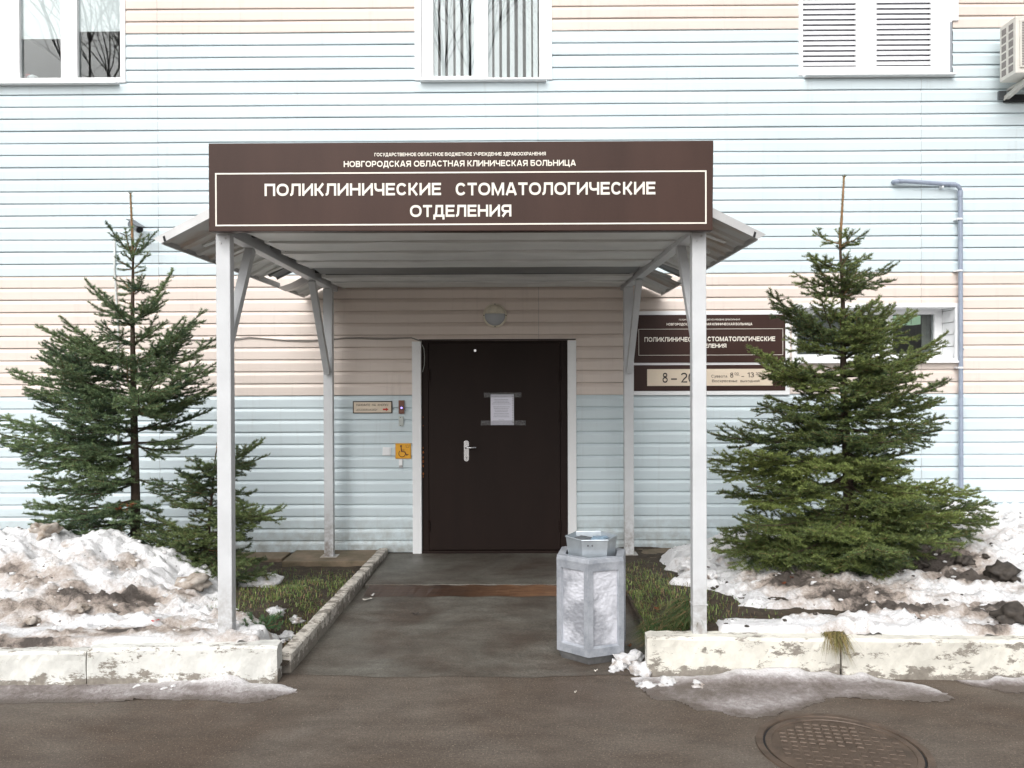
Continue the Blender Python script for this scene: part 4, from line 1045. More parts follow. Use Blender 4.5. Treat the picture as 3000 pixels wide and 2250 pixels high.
# wings
def wing(side, xe, xi, ze, zi, tag_):
    s_ = -1 if side == 'L' else 1
    for i in range(len(edges) - 1):
        ya, yb = edges[i] - 7.1 + .0015, edges[i + 1] - 7.1 - .0015
        if i == 0: ya = -2.86
        lift = 0.0
        if i == 4: lift = 0.045
        if side == 'L' and i == 5: ya += 0.20
        n = 4
        b = MB()
        # trapezoid profile along y
        prof = [(0, 0), (.12, 0), (.16, .014), (.46, .014), (.5, 0), (.62, 0), (.66, .014), (.94, .014), (1, 0)]
        for q in range(len(prof) - 1):
            y0_, h0 = ya + (yb - ya) * prof[q][0], prof[q][1]; y1_, h1 = ya + (yb - ya) * prof[q + 1][0], prof[q + 1][1]
            b.add([(xe, y0_, ze + h0 + lift), (xi, y0_, zi + h0 + lift), (xi, y1_, zi + h1 + lift), (xe, y1_, ze + h1 + lift),
                   (xe, y0_, ze + h0 + lift + .003), (xi, y0_, zi + h0 + lift + .003), (xi, y1_, zi + h1 + lift + .003), (xe, y1_, ze + h1 + lift + .003)], [(0, 1, 2, 3), (4, 5, 6, 7)])
        b.build('wing_sheet', GALV_SHADE if i == 4 else (STAIN if i in (0, 1, 5) else SHEET), cpy)  # same painted shade where the recessed bay crosses the wing
    b = MB()    # eave strip and front fascia
    if side == 'L':
        b.box(min(xe, xe - .012 * s_ * -1), max(xe, xe + .012 * s_), -2.86, -0.78, ze - .012, ze + .03)
        b.box(xe - .012, xe, -0.62, -0.05, ze - .012, ze + .03)
    else: b.box(xe, xe + .012, -2.86, -0.05, ze - .012, ze + .03)
    b.build('eave_strip', GALV, cpy)
    b = MB(); xo = xe + s_ * 0.05
    zo = ze - 0.0 + 0.012
    b.add([(xo, -2.862, ze + .015), (xi, -2.862, zi + .055), (xi, -2.862, zi + .002), (xe + s_ * .006, -2.862, ze - .008),
           (xo, -2.875, ze + .015), (xi, -2.875, zi + .055), (xi, -2.875, zi + .002), (xe + s_ * .006, -2.875, ze - .008)],
          [(0, 1, 2, 3), (4, 7, 6, 5), (0, 4, 5, 1), (1, 5, 6, 2), (2, 6, 7, 3), (3, 7, 4, 0)])
    b.build('fascia', GALV, cpy)
    b = MB(); xx = xe - s_ * .02; b.add([(xx, -2.8765, ze + .002), (xx + s_ * .012, -2.8765, ze - .002), (xx + s_ * .019, -2.8765, ze + .026), (xx + s_ * .008, -2.8765, ze + .032)], [(0, 1, 2, 3)]); b.build('fascia_slot', DARK, cpy)
    # ribs under the wing along the slope
    for e in (4.62, 5.0, 5.42, 5.8, 6.9) + ((6.25,) if side == 'R' else ()):
        b = MB(); y = e - 7.1; b.bar((xe - s_ * .06, y, ze + .012 + (zi - ze) * .18), (xi, y, zi - .012), 0.05, 0.016, up=(0, 0, 1)); b.build('wing_rib', SHEET, cpy)
LE = at(491, 709, Y=-2.86); RE = at(2214, 697, Y=-2.86)
wing('L', LE.x - .02, -1.50, LE.z, LE.z + .185, 0); wing('R', RE.x, 0.86, RE.z, RE.z + .185, 0)
# top roof joining over the wings
b = MB()
b.add([(-1.50, -2.86, LE.z + .245), (0.86, -2.86, RE.z + .245), (0.86, -.03, RE.z + .245), (-1.50, -.03, LE.z + .245)], [(0, 1, 2, 3)])
b.build('roof_sheet', GALV, cpy)
# loose hanging flap on the left wing
b = MB(); n = 8
pts = []
for i in range(n + 1):
    t = i / n; x = -1.60 + (-0.36) * t; z = 2.425 - 0.16 * t - 0.035 * math.sin(t * math.pi) + (0.055 * max(0, t - .75) / .25)
    pts.append((x, z))
vs = []; fs = []
for i, (x, z) in enumerate(pts):
    t = i / n; vs += [(x, -0.86 + 0.02 * t, z + .02 * t), (x + .01, -0.70, z - .004), (x, -0.55, z + 0.012)]
for i in range(n):
    for q in range(2): fs.append((i * 3 + q, i * 3 + q + 1, i * 3 + q + 4, i * 3 + q + 3))
b.add(vs, fs); b.build('loose_flap', GALV, cpy, label='bent sheet flap hanging loose from the left eave')

# ---- big sign
YS = -2.925
sg = thing('canopy_sign', 'large brown name board with cream lettering on the canopy front', 'sign', (-.3, YS, 2.3))
sl, st_ = W(611, 421, YS); sr, _ = W(2089, 411, YS); _, sb = W(611, 679, YS)
def quad_sign():   # the board hangs a touch out of level with the photo's roll already in the camera
    tl = W(610.5, 420, YS); trr = W(2090.5, 411.5, YS); bl = W(612, 678, YS); br = W(2088, 675, YS)
    return tl, trr, bl, br
tl, trr, bl, br = quad_sign()
b = MB(); b.add([(bl[0], YS, bl[1]), (br[0], YS, br[1]), (trr[0], YS, trr[1]), (tl[0], YS, tl[1]), (bl[0], YS + .06, bl[1]), (br[0], YS + .06, br[1]), (trr[0], YS + .06, trr[1]), (tl[0], YS + .06, tl[1])],
                [(0, 1, 2, 3), (7, 6, 5, 4), (0, 4, 5, 1), (1, 5, 6, 2), (2, 6, 7, 3), (3, 7, 4, 0)]); b.build('board', SIGN, sg, bevel=0.003)
b = MB()
for x in (sl + .3, (sl + sr) / 2, sr - .3): b.box(x - .03, x + .03, YS + .061, YF - .001, 2.42, 2.46)
b.build('bracket', GALV, sg)
yl = YS - 0.0015
def sline(txt, pxa, pxb, pyt, pyb, **kw):
    xa, zt_ = W(pxa, pyt, yl); xb_, _ = W(pxb, pyt, yl); zm = W((pxa + pxb) / 2, pyt, yl)[1]; zb_ = W((pxa + pxb) / 2, pyb, yl)[1]
    lettering(txt, xa, xb_, zb_, zm, yl, CREAM, sg, **kw)
sline('ГОСУДАРСТВЕННОЕ ОБЛАСТНОЕ БЮДЖЕТНОЕ УЧРЕЖДЕНИЕ ЗДРАВООХРАНЕНИЯ', 1097, 1599, 446.5, 456.5, bold=0.020)
sline('НОВГОРОДСКАЯ ОБЛАСТНАЯ КЛИНИЧЕСКАЯ БОЛЬНИЦА', 1007, 1687, 470, 487.5, bold=0.026)
sline('ПОЛИКЛИНИЧЕСКИЕ', 775, 1292, 537, 573, bold=0.030)
sline('СТОМАТОЛОГИЧЕСКИЕ', 1335, 1920, 534, 571, bold=0.030)
sline('ОТДЕЛЕНИЯ', 1201, 1498, 600, 635, bold=0.030)
xa, zt_ = W(630, 505, yl); xb_, zt2 = W(2070, 500, yl); zb_ = W(1350, 659, yl)[1]; ztm = W(1350, 503, yl)[1]
border(xa, xb_, zb_, ztm, YS - .0004, 0.0075, CREAM, sg)

# ================================================================== THINGS ON THE WALL
YW = -0.016
# name board pair beside the door
nb = thing('wall_sign', 'brown clinic name board on white backing right of the canopy', 'sign', (1.8, -.02, 1.9))
def wsign(root, px0, px1, py0, py1, y0, y1, m, name):
    a = W(px0, (py0 + py1) / 2, y0)[0]; c = W(px1, (py0 + py1) / 2, y0)[0]; t = W((px0 + px1) / 2, py0, y0)[1]; bt = W((px0 + px1) / 2, py1, y0)[1]
    b = MB(); b.box(a, c, y0, y1, bt, t); return b.build(name, m, root, bevel=0.0015)
wsign(nb, 1846, 2314, 911, 1065, -0.034, -0.014, WHITE, 'backing'); wsign(nb, 1857, 2301, 922, 1062.5, -0.037, -0.0342, SIGND, 'board')
yl = -0.0378
def wline(root, txt, pxa, pxb, pyt, pyb, m=CREAM, **kw):
    lettering(txt, W(pxa, pyt, yl)[0], W(pxb, pyt, yl)[0], W((pxa + pxb) / 2, pyb, yl)[1], W((pxa + pxb) / 2, pyt, yl)[1], yl, m, root, **kw)
wline(nb, 'ГОСУДАРСТВЕННОЕ ОБЛАСТНОЕ БЮДЖЕТНОЕ УЧРЕЖДЕНИЕ ЗДРАВООХРАНЕНИЯ', 1989, 2168, 934, 938.5, bold=.01)
wline(nb, 'НОВГОРОДСКАЯ ОБЛАСТНАЯ КЛИНИЧЕСКАЯ БОЛЬНИЦА', 1953, 2204, 946, 953, bold=.022)
wline(nb, 'ПОЛИКЛИНИЧЕСКИЕ', 1888, 2059, 987.5, 1001, bold=.028)
wline(nb, 'СТОМАТОЛОГИЧЕСКИЕ', 2073, 2271, 986, 999.5, bold=.028)
wline(nb, 'ОТДЕЛЕНИЯ', 2030, 2128, 1007, 1019, bold=.028)
border(W(1869, 1000)[0], W(2290, 1000)[0], W(2080, 1041)[1], W(2080, 964)[1], -0.0372, 0.0032, CREAM, nb)
hb = thing('wall_sign', 'brown opening hours board with cream panel below the name board', 'sign', (1.8, -.02, 1.5))
wsign(hb, 1846, 2314, 1066, 1157, -0.033, -0.014, WHITE, 'backing'); wsign(hb, 1857, 2301, 1069, 1145, -0.036, -0.0332, SIGND, 'board'); wsign(hb, 1896, 2264, 1081, 1130, -0.0372, -0.0362, BEIGE, 'panel')
yl = -0.0382
wline(hb, '8', 1941, 1956, 1092, 1121, BLACKL, bold=.01); wline(hb, '–', 1966, 1983, 1092, 1121, BLACKL, bold=.01); wline(hb, '20', 1994.5, 2036, 1092, 1121, BLACKL, bold=.01)
wline(hb, 'Суббота', 2084, 2131, 1098, 1106, BLACKL, bold=.01)
wline(hb, '8', 2139, 2148.5, 1091.5, 1106, BLACKL, bold=.015); wline(hb, '–', 2172, 2180, 1094, 1108, BLACKL, bold=.01)
wline(hb, '13', 2190, 2209, 1091, 1105.5, BLACKL, bold=.015)
wline(hb, '00', 2152, 2164, 1091, 1099, BLACKL, bold=.01); wline(hb, '30', 2214, 2226, 1090.5, 1098.5, BLACKL, bold=.01)
b = MB()
for pa, pb, py in ((2152, 2164, 1100.5), (2214, 2226, 1100)): b.box(W(pa, py)[0], W(pb, py)[0], -.0384, -.0376, W(pa, py)[1], W(pa, py)[1] + .002)
b.build('underline', BLACKL, hb)
wline(hb, 'Воскресенье', 2086, 2160, 1112, 1119.5, BLACKL, bold=.012); wline(hb, 'выходной', 2169, 2225, 1112, 1119.5, BLACKL, bold=.012)

# press-button sign
ps = thing('push_button_sign', 'small cream plate with dark frame and red arrow left of the door', 'sign', (-1.3, -.02, 1.3))
wsign(ps, 1033.5, 1149, 1175, 1211, -0.024, -0.0136, BLACKL, 'frame'); wsign(ps, 1036.5, 1146, 1178, 1208.5, -0.0255, -0.0242, BEIGE, 'plate')
yl = -0.0264
wline(ps, 'НАЖМИТЕ', 1044, 1084, 1183, 1189.5, BLACKL, bold=.012); wline(ps, 'НА', 1090, 1101, 1183, 1189.5, BLACKL, bold=.012); wline(ps, 'КНОПКУ', 1107, 1138, 1183, 1189.5, BLACKL, bold=.012)
wline(ps, 'для открывания двери', 1045, 1105, 1196.5, 1201, BLACKL, bold=.0)
b = MB(); b.box(W(1045, 1203)[0], W(1105, 1203)[0], -.0266, -.0258, W(1070, 1203.5)[1], W(1070, 1203)[1] + .001); b.build('underline', BLACKL, ps)
xa, zc = W(1123, 1199); xb_, _ = W(1140, 1199); b = MB()
b.add([(xa, -.0266, zc - .007), (xa + .028, -.0266, zc - .007), (xa + .028, -.0266, zc - .016), (xb_, -.0266, zc), (xa + .028, -.0266, zc + .016), (xa + .028, -.0266, zc + .007), (xa, -.0266, zc + .007)], [(0, 1, 2, 3, 4, 5, 6)])
b.build('arrow', REDP, ps)
# reader
rd = thing('card_reader', 'brown door button box with violet light beside the cream plate', 'reader', (-1.0, -.02, 1.3))
wsign(rd, 1167.5, 1184, 1173, 1212, -0.038, -0.0136, BROWNB, 'case')
x, z = W(1176.5, 1195, -.038); b = MB(); b.disc((x, z), 0.009, -0.041, -0.0382, 16); b.build('status_light', LED, rd)
x, z = W(1176.5, 1195, -.038); b = MB(); b.disc((x, z), 0.016, -0.0388, -0.0381, 20); b.build('button_ring', BLACKL, rd)
# grey plate
gpn = thing('call_plate', 'small grey metal plate with two screws under the brown box', 'plate', (-1.0, -.02, 1.2))
wsign(gpn, 1168, 1182, 1220, 1248.5, -0.026, -0.0136, simple('grey_plate', (.42, .45, .43, 1), .4, .3), 'plate')
b = MB()
for py in (1222.5, 1246): x, z = W(1175, py); b.disc((x, z), 0.004, -0.0275, -0.026, 10)
b.build('screw', BLACKL, gpn)
# switch, slightly turned
sw = thing('light_switch', 'white square rocker switch slightly tilted beside the yellow sign', 'switch', (-1.15, -.02, .9))
x, z = W(1134, 1322); h = 0.037
b = MB(); b.box(-h, h, -0.012, 0, -h, h); o1 = b.build('switch_frame', WHITE, None, bevel=0.004)
b = MB(); b.box(-h * .72, h * .72, -0.016, -0.0122, -h * .72, h * .72); o2 = b.build('rocker', WHITE, None, bevel=0.002)
for o in (o1, o2): o.parent = sw
sw.location = (x, -0.0137, z); sw.rotation_euler = (0, math.radians(3.5), 0)
# wheelchair sign
ws = thing('wheelchair_sign', 'yellow square wheelchair sign with bell symbol by the door trim', 'sign', (-1.0, -.02, .9))
wsign(ws, 1158.5, 1204, 1299, 1344, -0.022, -0.0136, YELL, 'plate')
cx, cz = W(1181.5, 1321.5, -.023); u = (W(1204, 1321)[0] - W(1158.5, 1321)[0]) / 45.5
def P(dx, dy): return (cx + dx * u, cz - dy * u)
def stroke(b, pts, wd, y, closed=False):
    n = len(pts)
    for i in range(n - (0 if closed else 1)):
        a = Vector(pts[i]); c = Vector(pts[(i + 1) % n]); d = (c - a).normalized() * (wd * .18); q = Vector((-(c - a).y, (c - a).x)).normalized() * wd / 2
        a = a - d; c = c + d
        b.add([(a.x - q.x, y, a.y - q.y), (c.x - q.x, y, c.y - q.y), (c.x + q.x, y, c.y + q.y), (a.x + q.x, y, a.y + q.y)], [(0, 1, 2, 3)])
b = MB(); yy = -.0229
b.add([(P(-6.5, -14.5)[0] + 2.9 * u * math.cos(t), yy, P(-6.5, -14.5)[1] + 2.9 * u * math.sin(t)) for t in [2 * math.pi * q / 16 for q in range(16)]], [tuple(range(16))])
stroke(b, [P(-6.3, -11), P(-5, 1.5), P(4.5, 2.5), P(9.5, 12), P(14.5, 9.5)], 2.6 * u, yy - .0002)
stroke(b, [P(-5.5, -3), P(3, -3)], 1.9 * u, yy - .0004)
arc = [P(-3.5 + 9.6 * math.cos(t), 7.5 + 9.6 * math.sin(t)) for t in [math.radians(-128 - q * 12) for q in range(21)]]
stroke(b, arc, 1.7 * u, yy - .0006)
b.build('wheelchair_symbol', MAROON, ws)
b = MB(); y3 = yy
stroke(b, [P(8, -10.5), P(9.5, -12), P(9.8, -17), P(12, -18.5), P(14.2, -17), P(14.5, -12), P(16, -10.5), P(8, -10.5)], .8 * u, y3)
stroke(b, [P(7, -18), P(6, -15.5), P(7, -13)], .7 * u, y3); stroke(b, [P(17, -18), P(18, -15.5), P(17, -13)], .7 * u, y3)
b.build('bell_symbol', simple('ochre_print', (.25, .10, .01, 1)), ws)
border(W(1159.5, 1320)[0], W(1203, 1320)[0], W(1181, 1343)[1], W(1181, 1300)[1], -.0222, .0016, simple('ochre_rim', (.4, .2, .01, 1)), ws)
# doorbell
db = thing('doorbell', 'narrow white bell push hanging under the yellow wheelchair sign', 'doorbell', (-1.0, -.02, .75))
wsign(db, 1168.5, 1179, 1346, 1364, -0.030, -0.0136, WHITE, 'cap'); wsign(db, 1169, 1178.5, 1364.3, 1371, -0.026, -0.0136, GALV, 'socket')
# lamp
lp = thing('bulkhead_lamp', 'round half hooded bulkhead lamp above the door', 'lamp', W(1450, 924)[:1] + (-.02, W(1450, 924)[1]))
lx, lz = W(1450, 924, -.05)
def dome(name, r, y0, depth, m, half=None, n=28, rings_=6, parent=None, tz=0):
    b = MB(); rg = []
    for i in range(rings_ + 1):
        t = i / rings_ * math.pi / 2 * .98; rr_ = r * math.cos(t); yy_ = y0 - depth * math.sin(t); ring = []
        for q in range(n):
            a = 2 * math.pi * q / n; zq = rr_ * math.sin(a); xq = rr_ * math.cos(a)
            if half == 'top': zq = max(zq, tz)
            if half == 'bot': zq = min(zq, tz)
            ring.append((lx + xq, yy_, lz + zq))
        rg.append(ring)
    b.rings(rg, cap0=False); return b.build(name, m, parent, smooth=True)
b = MB(); b.disc((lx, lz), 0.106, -0.045, -0.0136, 40); b.build('lamp_base', LAMPY, lp, bevel=0.006)
dome('lamp_glass', 0.090, -0.046, 0.045, LENS, parent=lp)
dome('lamp_hood', 0.096, -0.046, 0.055, LAMPY, half='top', parent=lp, tz=0.014)
b = MB()
for a in (90, 180, 0, 270): b.disc((lx + .098 * math.cos(math.radians(a)), lz + .098 * math.sin(math.radians(a))), .005, -.048, -.045, 8)
b.build('screw', BLACKL, lp)

# paper notice
nt_ = thing('paper_notice', 'white typed notice taped to the dark door', 'notice', (-.15, -.02, 1.2))
wsign(nt_, 1437.5, 1505.5, 1155.5, 1245, -0.0022, -0.0012, PAPER, 'sheet')
b = MB()
rr = random.Random(4)
for py in (1161, 1170.5, 1175, 1179, 1183.5, 1192, 1196.5, 1201.5, 1206, 1211, 1216, 1221, 1230):
    wd = rr.uniform(18, 29) if py not in (1161, 1230) else (20 if py == 1161 else 8); x = 1469 - wd
    while x < 1469 + wd:
        l_ = rr.uniform(2, 6); xa, z = W(x, py, -.0024); xb_, _ = W(min(x + l_, 1469 + wd), py, -.0024); b.add([(xa, -.0025, z - .0017), (xb_, -.0025, z - .0017), (xb_, -.0025, z + .0017), (xa, -.0025, z + .0017)], [(0, 1, 2, 3)]); x += l_ + 1.1
b.build('typed_lines', PRINT, nt_)
b = MB()
for i in range(16):
    py = 1163 + i * 5; xa, z = W(1501.5, py, -.0024); b.add([(xa, -.0026, z - .003), (xa + .008, -.0026, z - .003), (xa + .008, -.0026, z + .003), (xa, -.0026, z + .003)], [(0, 1, 2, 3)])
b.build('punched_edge', BLACKL, nt_)
wsign(nt_, 1418, 1527, 1150, 1164, -0.0034, -0.0030, TAPE, 'tape'); wsign(nt_, 1409, 1540, 1232, 1246, -0.0034, -0.0030, TAPE, 'tape')

# downpipe
pp = thing('wall_pipe', 'thin grey blue pipe bent at the top and running down the siding', 'pipe', (3.9, -.05, 0))
q1 = at(2624, 531, Y=-.06); q2 = at(2798, 541, Y=-.06); q3 = at(2813, 556, Y=-.06); q4 = at(2816, 1520, Y=-.06)
b = MB(); b.tube([(q1.x - .004, -.02, q1.z), (q1.x, -.05, q1.z), (q1.x + .03, -.06, q1.z), (q1.x + .1, -.06, q1.z - .002), q2, (q2.x + .02, -.06, q2.z - .008), (q3.x - .008, -.06, q3.z + .02), q3, (q3.x + .002, -.06, q3.z - .1), (q4.x, -.06, q4.z), (q4.x, -.06, 0.1)], 0.0185, 12); b.build('pipe', PIPE, pp, smooth=True)
b = MB()
for (a_, c_) in (((q1.x + .02, -.06, q1.z), (q1.x + .06, -.06, q1.z - .001)), ((q2.x - .05, -.06, q2.z + .002), (q2.x, -.06, q2.z)), ((q3.x, -.06, q3.z - .06), (q3.x, -.06, q3.z - .01)), ((q4.x, -.06, at(2816, 1026, Y=-.06).z), (q4.x, -.06, at(2816, 1020, Y=-.06).z))):
    b = MB(); b.tube([a_, c_], 0.0215, 12); b.build('pipe_socket', PIPE, pp)
for px, py in ((2808, 642), (2808, 793), (2810, 1077)):
    p = at(px, py, Y=-.06); b = MB(); b.box(p.x - .022, p.x + .022, -.084, -.014, p.z - .007, p.z + .007); b.build('pipe_clip', WHITE, pp)
p = at(2762, 541, Y=-.06); b = MB(); b.box(p.x - .007, p.x + .007, -.066, -.014, p.z - .026, p.z + .024); b.build('pipe_clip', WHITE, pp)

# air conditioner
ac = thing('air_conditioner', 'weathered white outdoor air conditioning unit on a wall bracket', 'air conditioner', (4.6, -.2, 4.3))
nf = at(2978, 46, Y=-.38); nbm = at(2974, 214, Y=-.38); xl = at(2976, 130, Y=-.38).x
zt_, zb_ = nf.z, nbm.z; yf, ybk = -.38, -.155
b = MB(); b.box(xl, xl + .78, yf, ybk, zb_, zt_); b.build('casing', ACW, ac, bevel=0.008)
H = zt_ - zb_
for c_ in range(2):
    for r_ in range(6):
        ya = ybk - .03 - c_ * .098; yb = ya - .062
        za = zb_ + .035 + r_ * (H - .06) / 6; zb2 = za + (H - .06) / 6 - .016
        b = MB(); b.box(xl - .0015, xl + .004, yb, ya, za, zb2); b.build('side_grille', ACG, ac)
b = MB(); b.box(xl + .045, xl + .60, yf - .003, yf + .002, zb_ + .06, zt_ - .05); b.build('fan_grille', ACG, ac)
b = MB()
for i in range(28): b.box(xl + .045, xl + .60, yf - .008, yf - .0035, zb_ + .07 + i * .0135, zb_ + .074 + i * .0135)
b.build('grille_wire', ACW, ac)
frame_part(xl + .03, xl + .615, zb_ + .045, zt_ - .035, .015, yf - .012, yf - .0005, ACW, ac, 'grille_rim')
a_ = at(2937, 285, Y=-.04); xs_ = a_.x
b = MB(); b.box(xs_ + .02, xs_ + .80, -.055, -.014, a_.z - .035, a_.z + .02)
b.build('wall_rail', DARK, ac)
for dx in (0.03, .62):
    b = MB(); b.bar((xs_ + dx, -.03, a_.z - .01), (xs_ + dx + .02, -.40, zb_ - .015), 0.035, 0.035); b.build('bracket_arm', ACW, ac)
for dx in (0.05, .64):
    b = MB(); b.box(xs_ + dx, xs_ + dx + .03, -.42, -.014, zb_ - .022, zb_ - .003); b.build('bracket_bearer', ACW, ac)
b = MB(); x, z = W(2936, 279, -.03); b.box(x - .032, x + .032, -.04, -.0138, z - .035, z + .035); b.build('bracket_plate', CAMG, ac)

# security camera
sc_ = thing('security_camera', 'small dark grey bullet camera on the wall above the left spruce', 'camera', W(395, 660)[:1] + (-.1, W(395, 660)[1]))
p0 = at(382, 655, Y=-.10); p1 = at(409, 673, Y=-.22)
b = MB(); b.tube([p0, p0.lerp(p1, .1), p1], [.022, .031, .031], 16); b.build('camera_body', CAMG, sc_, smooth=False)
dv = (p1 - p0).normalized()
b = MB(); b.bar(p0 + Vector((0, 0, .034)) - dv * .01, p1 + Vector((0, 0, .034)) + dv * .035, .07, .006); b.build('sun_shield', CAMG, sc_)
b = MB(); b.tube([p1, p1 + dv * .004], .024, 16); b.build('lens', DARK, sc_)
b = MB(); b.tube([(p0.x - .01, -.014, p0.z), (p0.x - .01, -.06, p0.z), p0 + dv * .06], .012, 8); b.disc((p0.x - .01, p0.z), .03, -.02, -.0136, 16); b.build('mount', GALV, sc_)
c0 = at(350, 682, Y=-.03)
b = MB(); b.tube([(p0.x - .02, -.03, p0.z - .02), (p0.x - .03, -.03, p0.z - .08), (p0.x - .07, -.03, p0.z - .10), (c0.x + .03, -.03, c0.z - .01), (c0.x, -.025, c0.z)], .004, 6); b.build('camera_cable', BLACKL, sc_, smooth=True)
cn = MB(); cn.tube([at(336, 700, Y=-.022), at(335, 790, Y=-.022), at(340, 860, Y=-.022), at(346, 965, Y=-.022), at(346, 1300, Y=-.022)], .009, 8)
tag(cn.build('cable_conduit', simple('pale_conduit', (.55, .57, .55, 1)), smooth=True), 'thin pale conduit running down the wall behind the left spruce', 'conduit')
# wall cable
pts = [(520, 994), (600, 996), (690, 992), (730, 988), (770, 991), (830, 996), (900, 997), (960, 995), (1010, 990), (1060, 989), (1120, 991), (1170, 990), (1205, 989), (1225, 996), (1236, 999)]
b = MB(); b.tube([at(x, y, Y=-.022) for x, y in pts], .0045, 6); b.tube([at(x, y + 2.5 + 1.2 * math.sin(x * .03), Y=-.021) for x, y in pts], .0035, 6)
tag(b.build('wall_cable', WIRE, smooth=True), 'sagging pair of thin cables along the pink siding to the door corner', 'cable')
b = MB(); b.tube([at(x, y, Y=-.03) for x, y in ((1237, 1010), (1242, 1022), (1244, 1045), (1243, 1070), (1238, 1090))], .0025, 6)
tag(b.build('loose_wire', simple('pale_wire', (.4, .42, .4, 1)), smooth=True), 'short loose pale wire loop at the upper left of the door', 'wire')


# ================================================================== LITTER BIN
bn = thing('litter_bin', 'silver painted hexagonal concrete litter bin beside the path', 'bin', (0.425, -2.45, 0))
bc = at(1734, 1925, Y=-2.53); BX, BY = bc.x, -2.53
rot = math.radians(-90 - 10)
def hexp(Rr, z, rt=rot, n=6): return [(BX + Rr * math.cos(rt + i * 2 * math.pi / n), BY + Rr * math.sin(rt + i * 2 * math.pi / n), z) for i in range(n)]
RB = 0.216
b = MB(); b.rings([hexp(RB * .86, 0.0), hexp(RB * .965, 0.048)], cap0=True, cap1=True); b.build('plinth', simple('dirty_grey_concrete', (.12, .12, .12, 1), .8, var=.3, scale=20), bn, bevel=.004)
# body shell: outer wall frame with recessed panels
b = MB(); zb0, zt0 = 0.05, 0.562
for i in range(6):
    A = Vector(hexp(RB, 0)[i]); B_ = Vector(hexp(RB, 0)[(i + 1) % 6]); d = (B_ - A).normalized(); L = (B_ - A).length; nrm = Vector((d.y, -d.x, 0)) if (Vector((d.y, -d.x, 0)).dot((A + B_) / 2 - Vector((BX, BY, 0))) > 0) else Vector((-d.y, d.x, 0))
    m_ = 0.030; zl_, zh_ = zb0 + .045, zt0 - .045; dep = 0.013
    def Q(u, z, k=0): p = A + d * u - nrm * k; return (p.x, p.y, z)
    o = [Q(0, zb0), Q(L, zb0), Q(L, zt0), Q(0, zt0)]; inn = [Q(m_, zl_), Q(L - m_, zl_), Q(L - m_, zh_), Q(m_, zh_)]; rec = [Q(m_ + .006, zl_ + .010, dep), Q(L - m_ - .006, zl_ + .010, dep), Q(L - m_ - .006, zh_ - .004, dep), Q(m_ + .006, zh_ - .004, dep)]
    b.add(o + inn + rec, [(0, 1, 5, 4), (1, 2, 6, 5), (2, 3, 7, 6), (3, 0, 4, 7), (4, 5, 9, 8), (5, 6, 10, 9), (6, 7, 11, 10), (7, 4, 8, 11)])
    # hammered panel as displaced grid
    nu, nv = 26, 60; vs = []; fs = []
    for v in range(nv + 1):
        for u_ in range(nu + 1):
            uu = m_ + .006 + (L - 2 * m_ - .012) * u_ / nu; z = zl_ + .010 + (zh_ - zl_ - .014) * v / nv
            eg = min(u_, nu - u_, v, nv - v) > 0
            k_ = dep - (0.0034 * (0.5 + fbm(np.array([uu * 75 + i * 9 + 1.2 * math.sin(z * 40)]), np.array([z * 130 + i]), 2)[0] * 1.3) if eg else 0)
            vs.append(Q(uu, z, k_))
    for v in range(nv):
        for u_ in range(nu): q = v * (nu + 1) + u_; fs.append((q, q + 1, q + nu + 2, q + nu + 1))
    pm = MB(); pm.add(vs, fs); pm.build('hammered_panel', PEBB, bn, smooth=True)
b.build('body', SILV, bn)
b = MB(); ro = hexp(RB * 1.008, zt0 + .0); ro2 = hexp(RB * .985, zt0 + .022); ri = hexp(RB * .76, zt0 + .022); ri2 = hexp(RB * .74, zt0 - .1)
b.rings([hexp(RB * 1.004, zt0 - .012), ro, ro2, ri, ri2], cap0=False, cap1=False); b.build('rim', SILV, bn, bevel=0.003)
rt2 = math.radians(-90 + 33)
def ring6(r, z): return [(BX + r * math.cos(rt2 + i * math.pi / 3), BY + .0 + r * math.sin(rt2 + i * math.pi / 3), z) for i in range(6)]
lb = thing('metal_liner', 'galvanised six sided bucket standing in the bin', 'bucket', (BX, BY, .45))
b = MB(); b.rings([ring6(.118, .45), ring6(.147, .672), ring6(.150, .675), ring6(.145, .674), ring6(.118, .47)], cap0=True, cap1=True); b.build('bucket_wall', GALVB, lb)
b = MB(); rg = [Vector(p) for p in ring6(.148, .673)]; b.tube(rg + [rg[0]], .004, 6); b.build('bucket_rim', GALVB, lb)
b = MB(); 
for dx in (-.012, .012): b.disc((BX - .02 + dx, .645), .005, BY - .137, BY - .125, 8)
b.build('rivet', CAMG, lb)
def bag(name, cx, cy, cz, r, m, seed, label):
    return lump(name, (cx, cy, cz), r, r * .8, r * .35, m, seed, label, 'litter', rough=.5)
bag('plastic_bag', BX + .045, BY + .02, .650, .055, BAG, 1.1, 'pale blue plastic bag inside the bin bucket')
bag('crumpled_paper', BX - .05, BY + .03, .648, .055, CAMG, 2.9, 'crumpled grey wrapper inside the bin bucket')

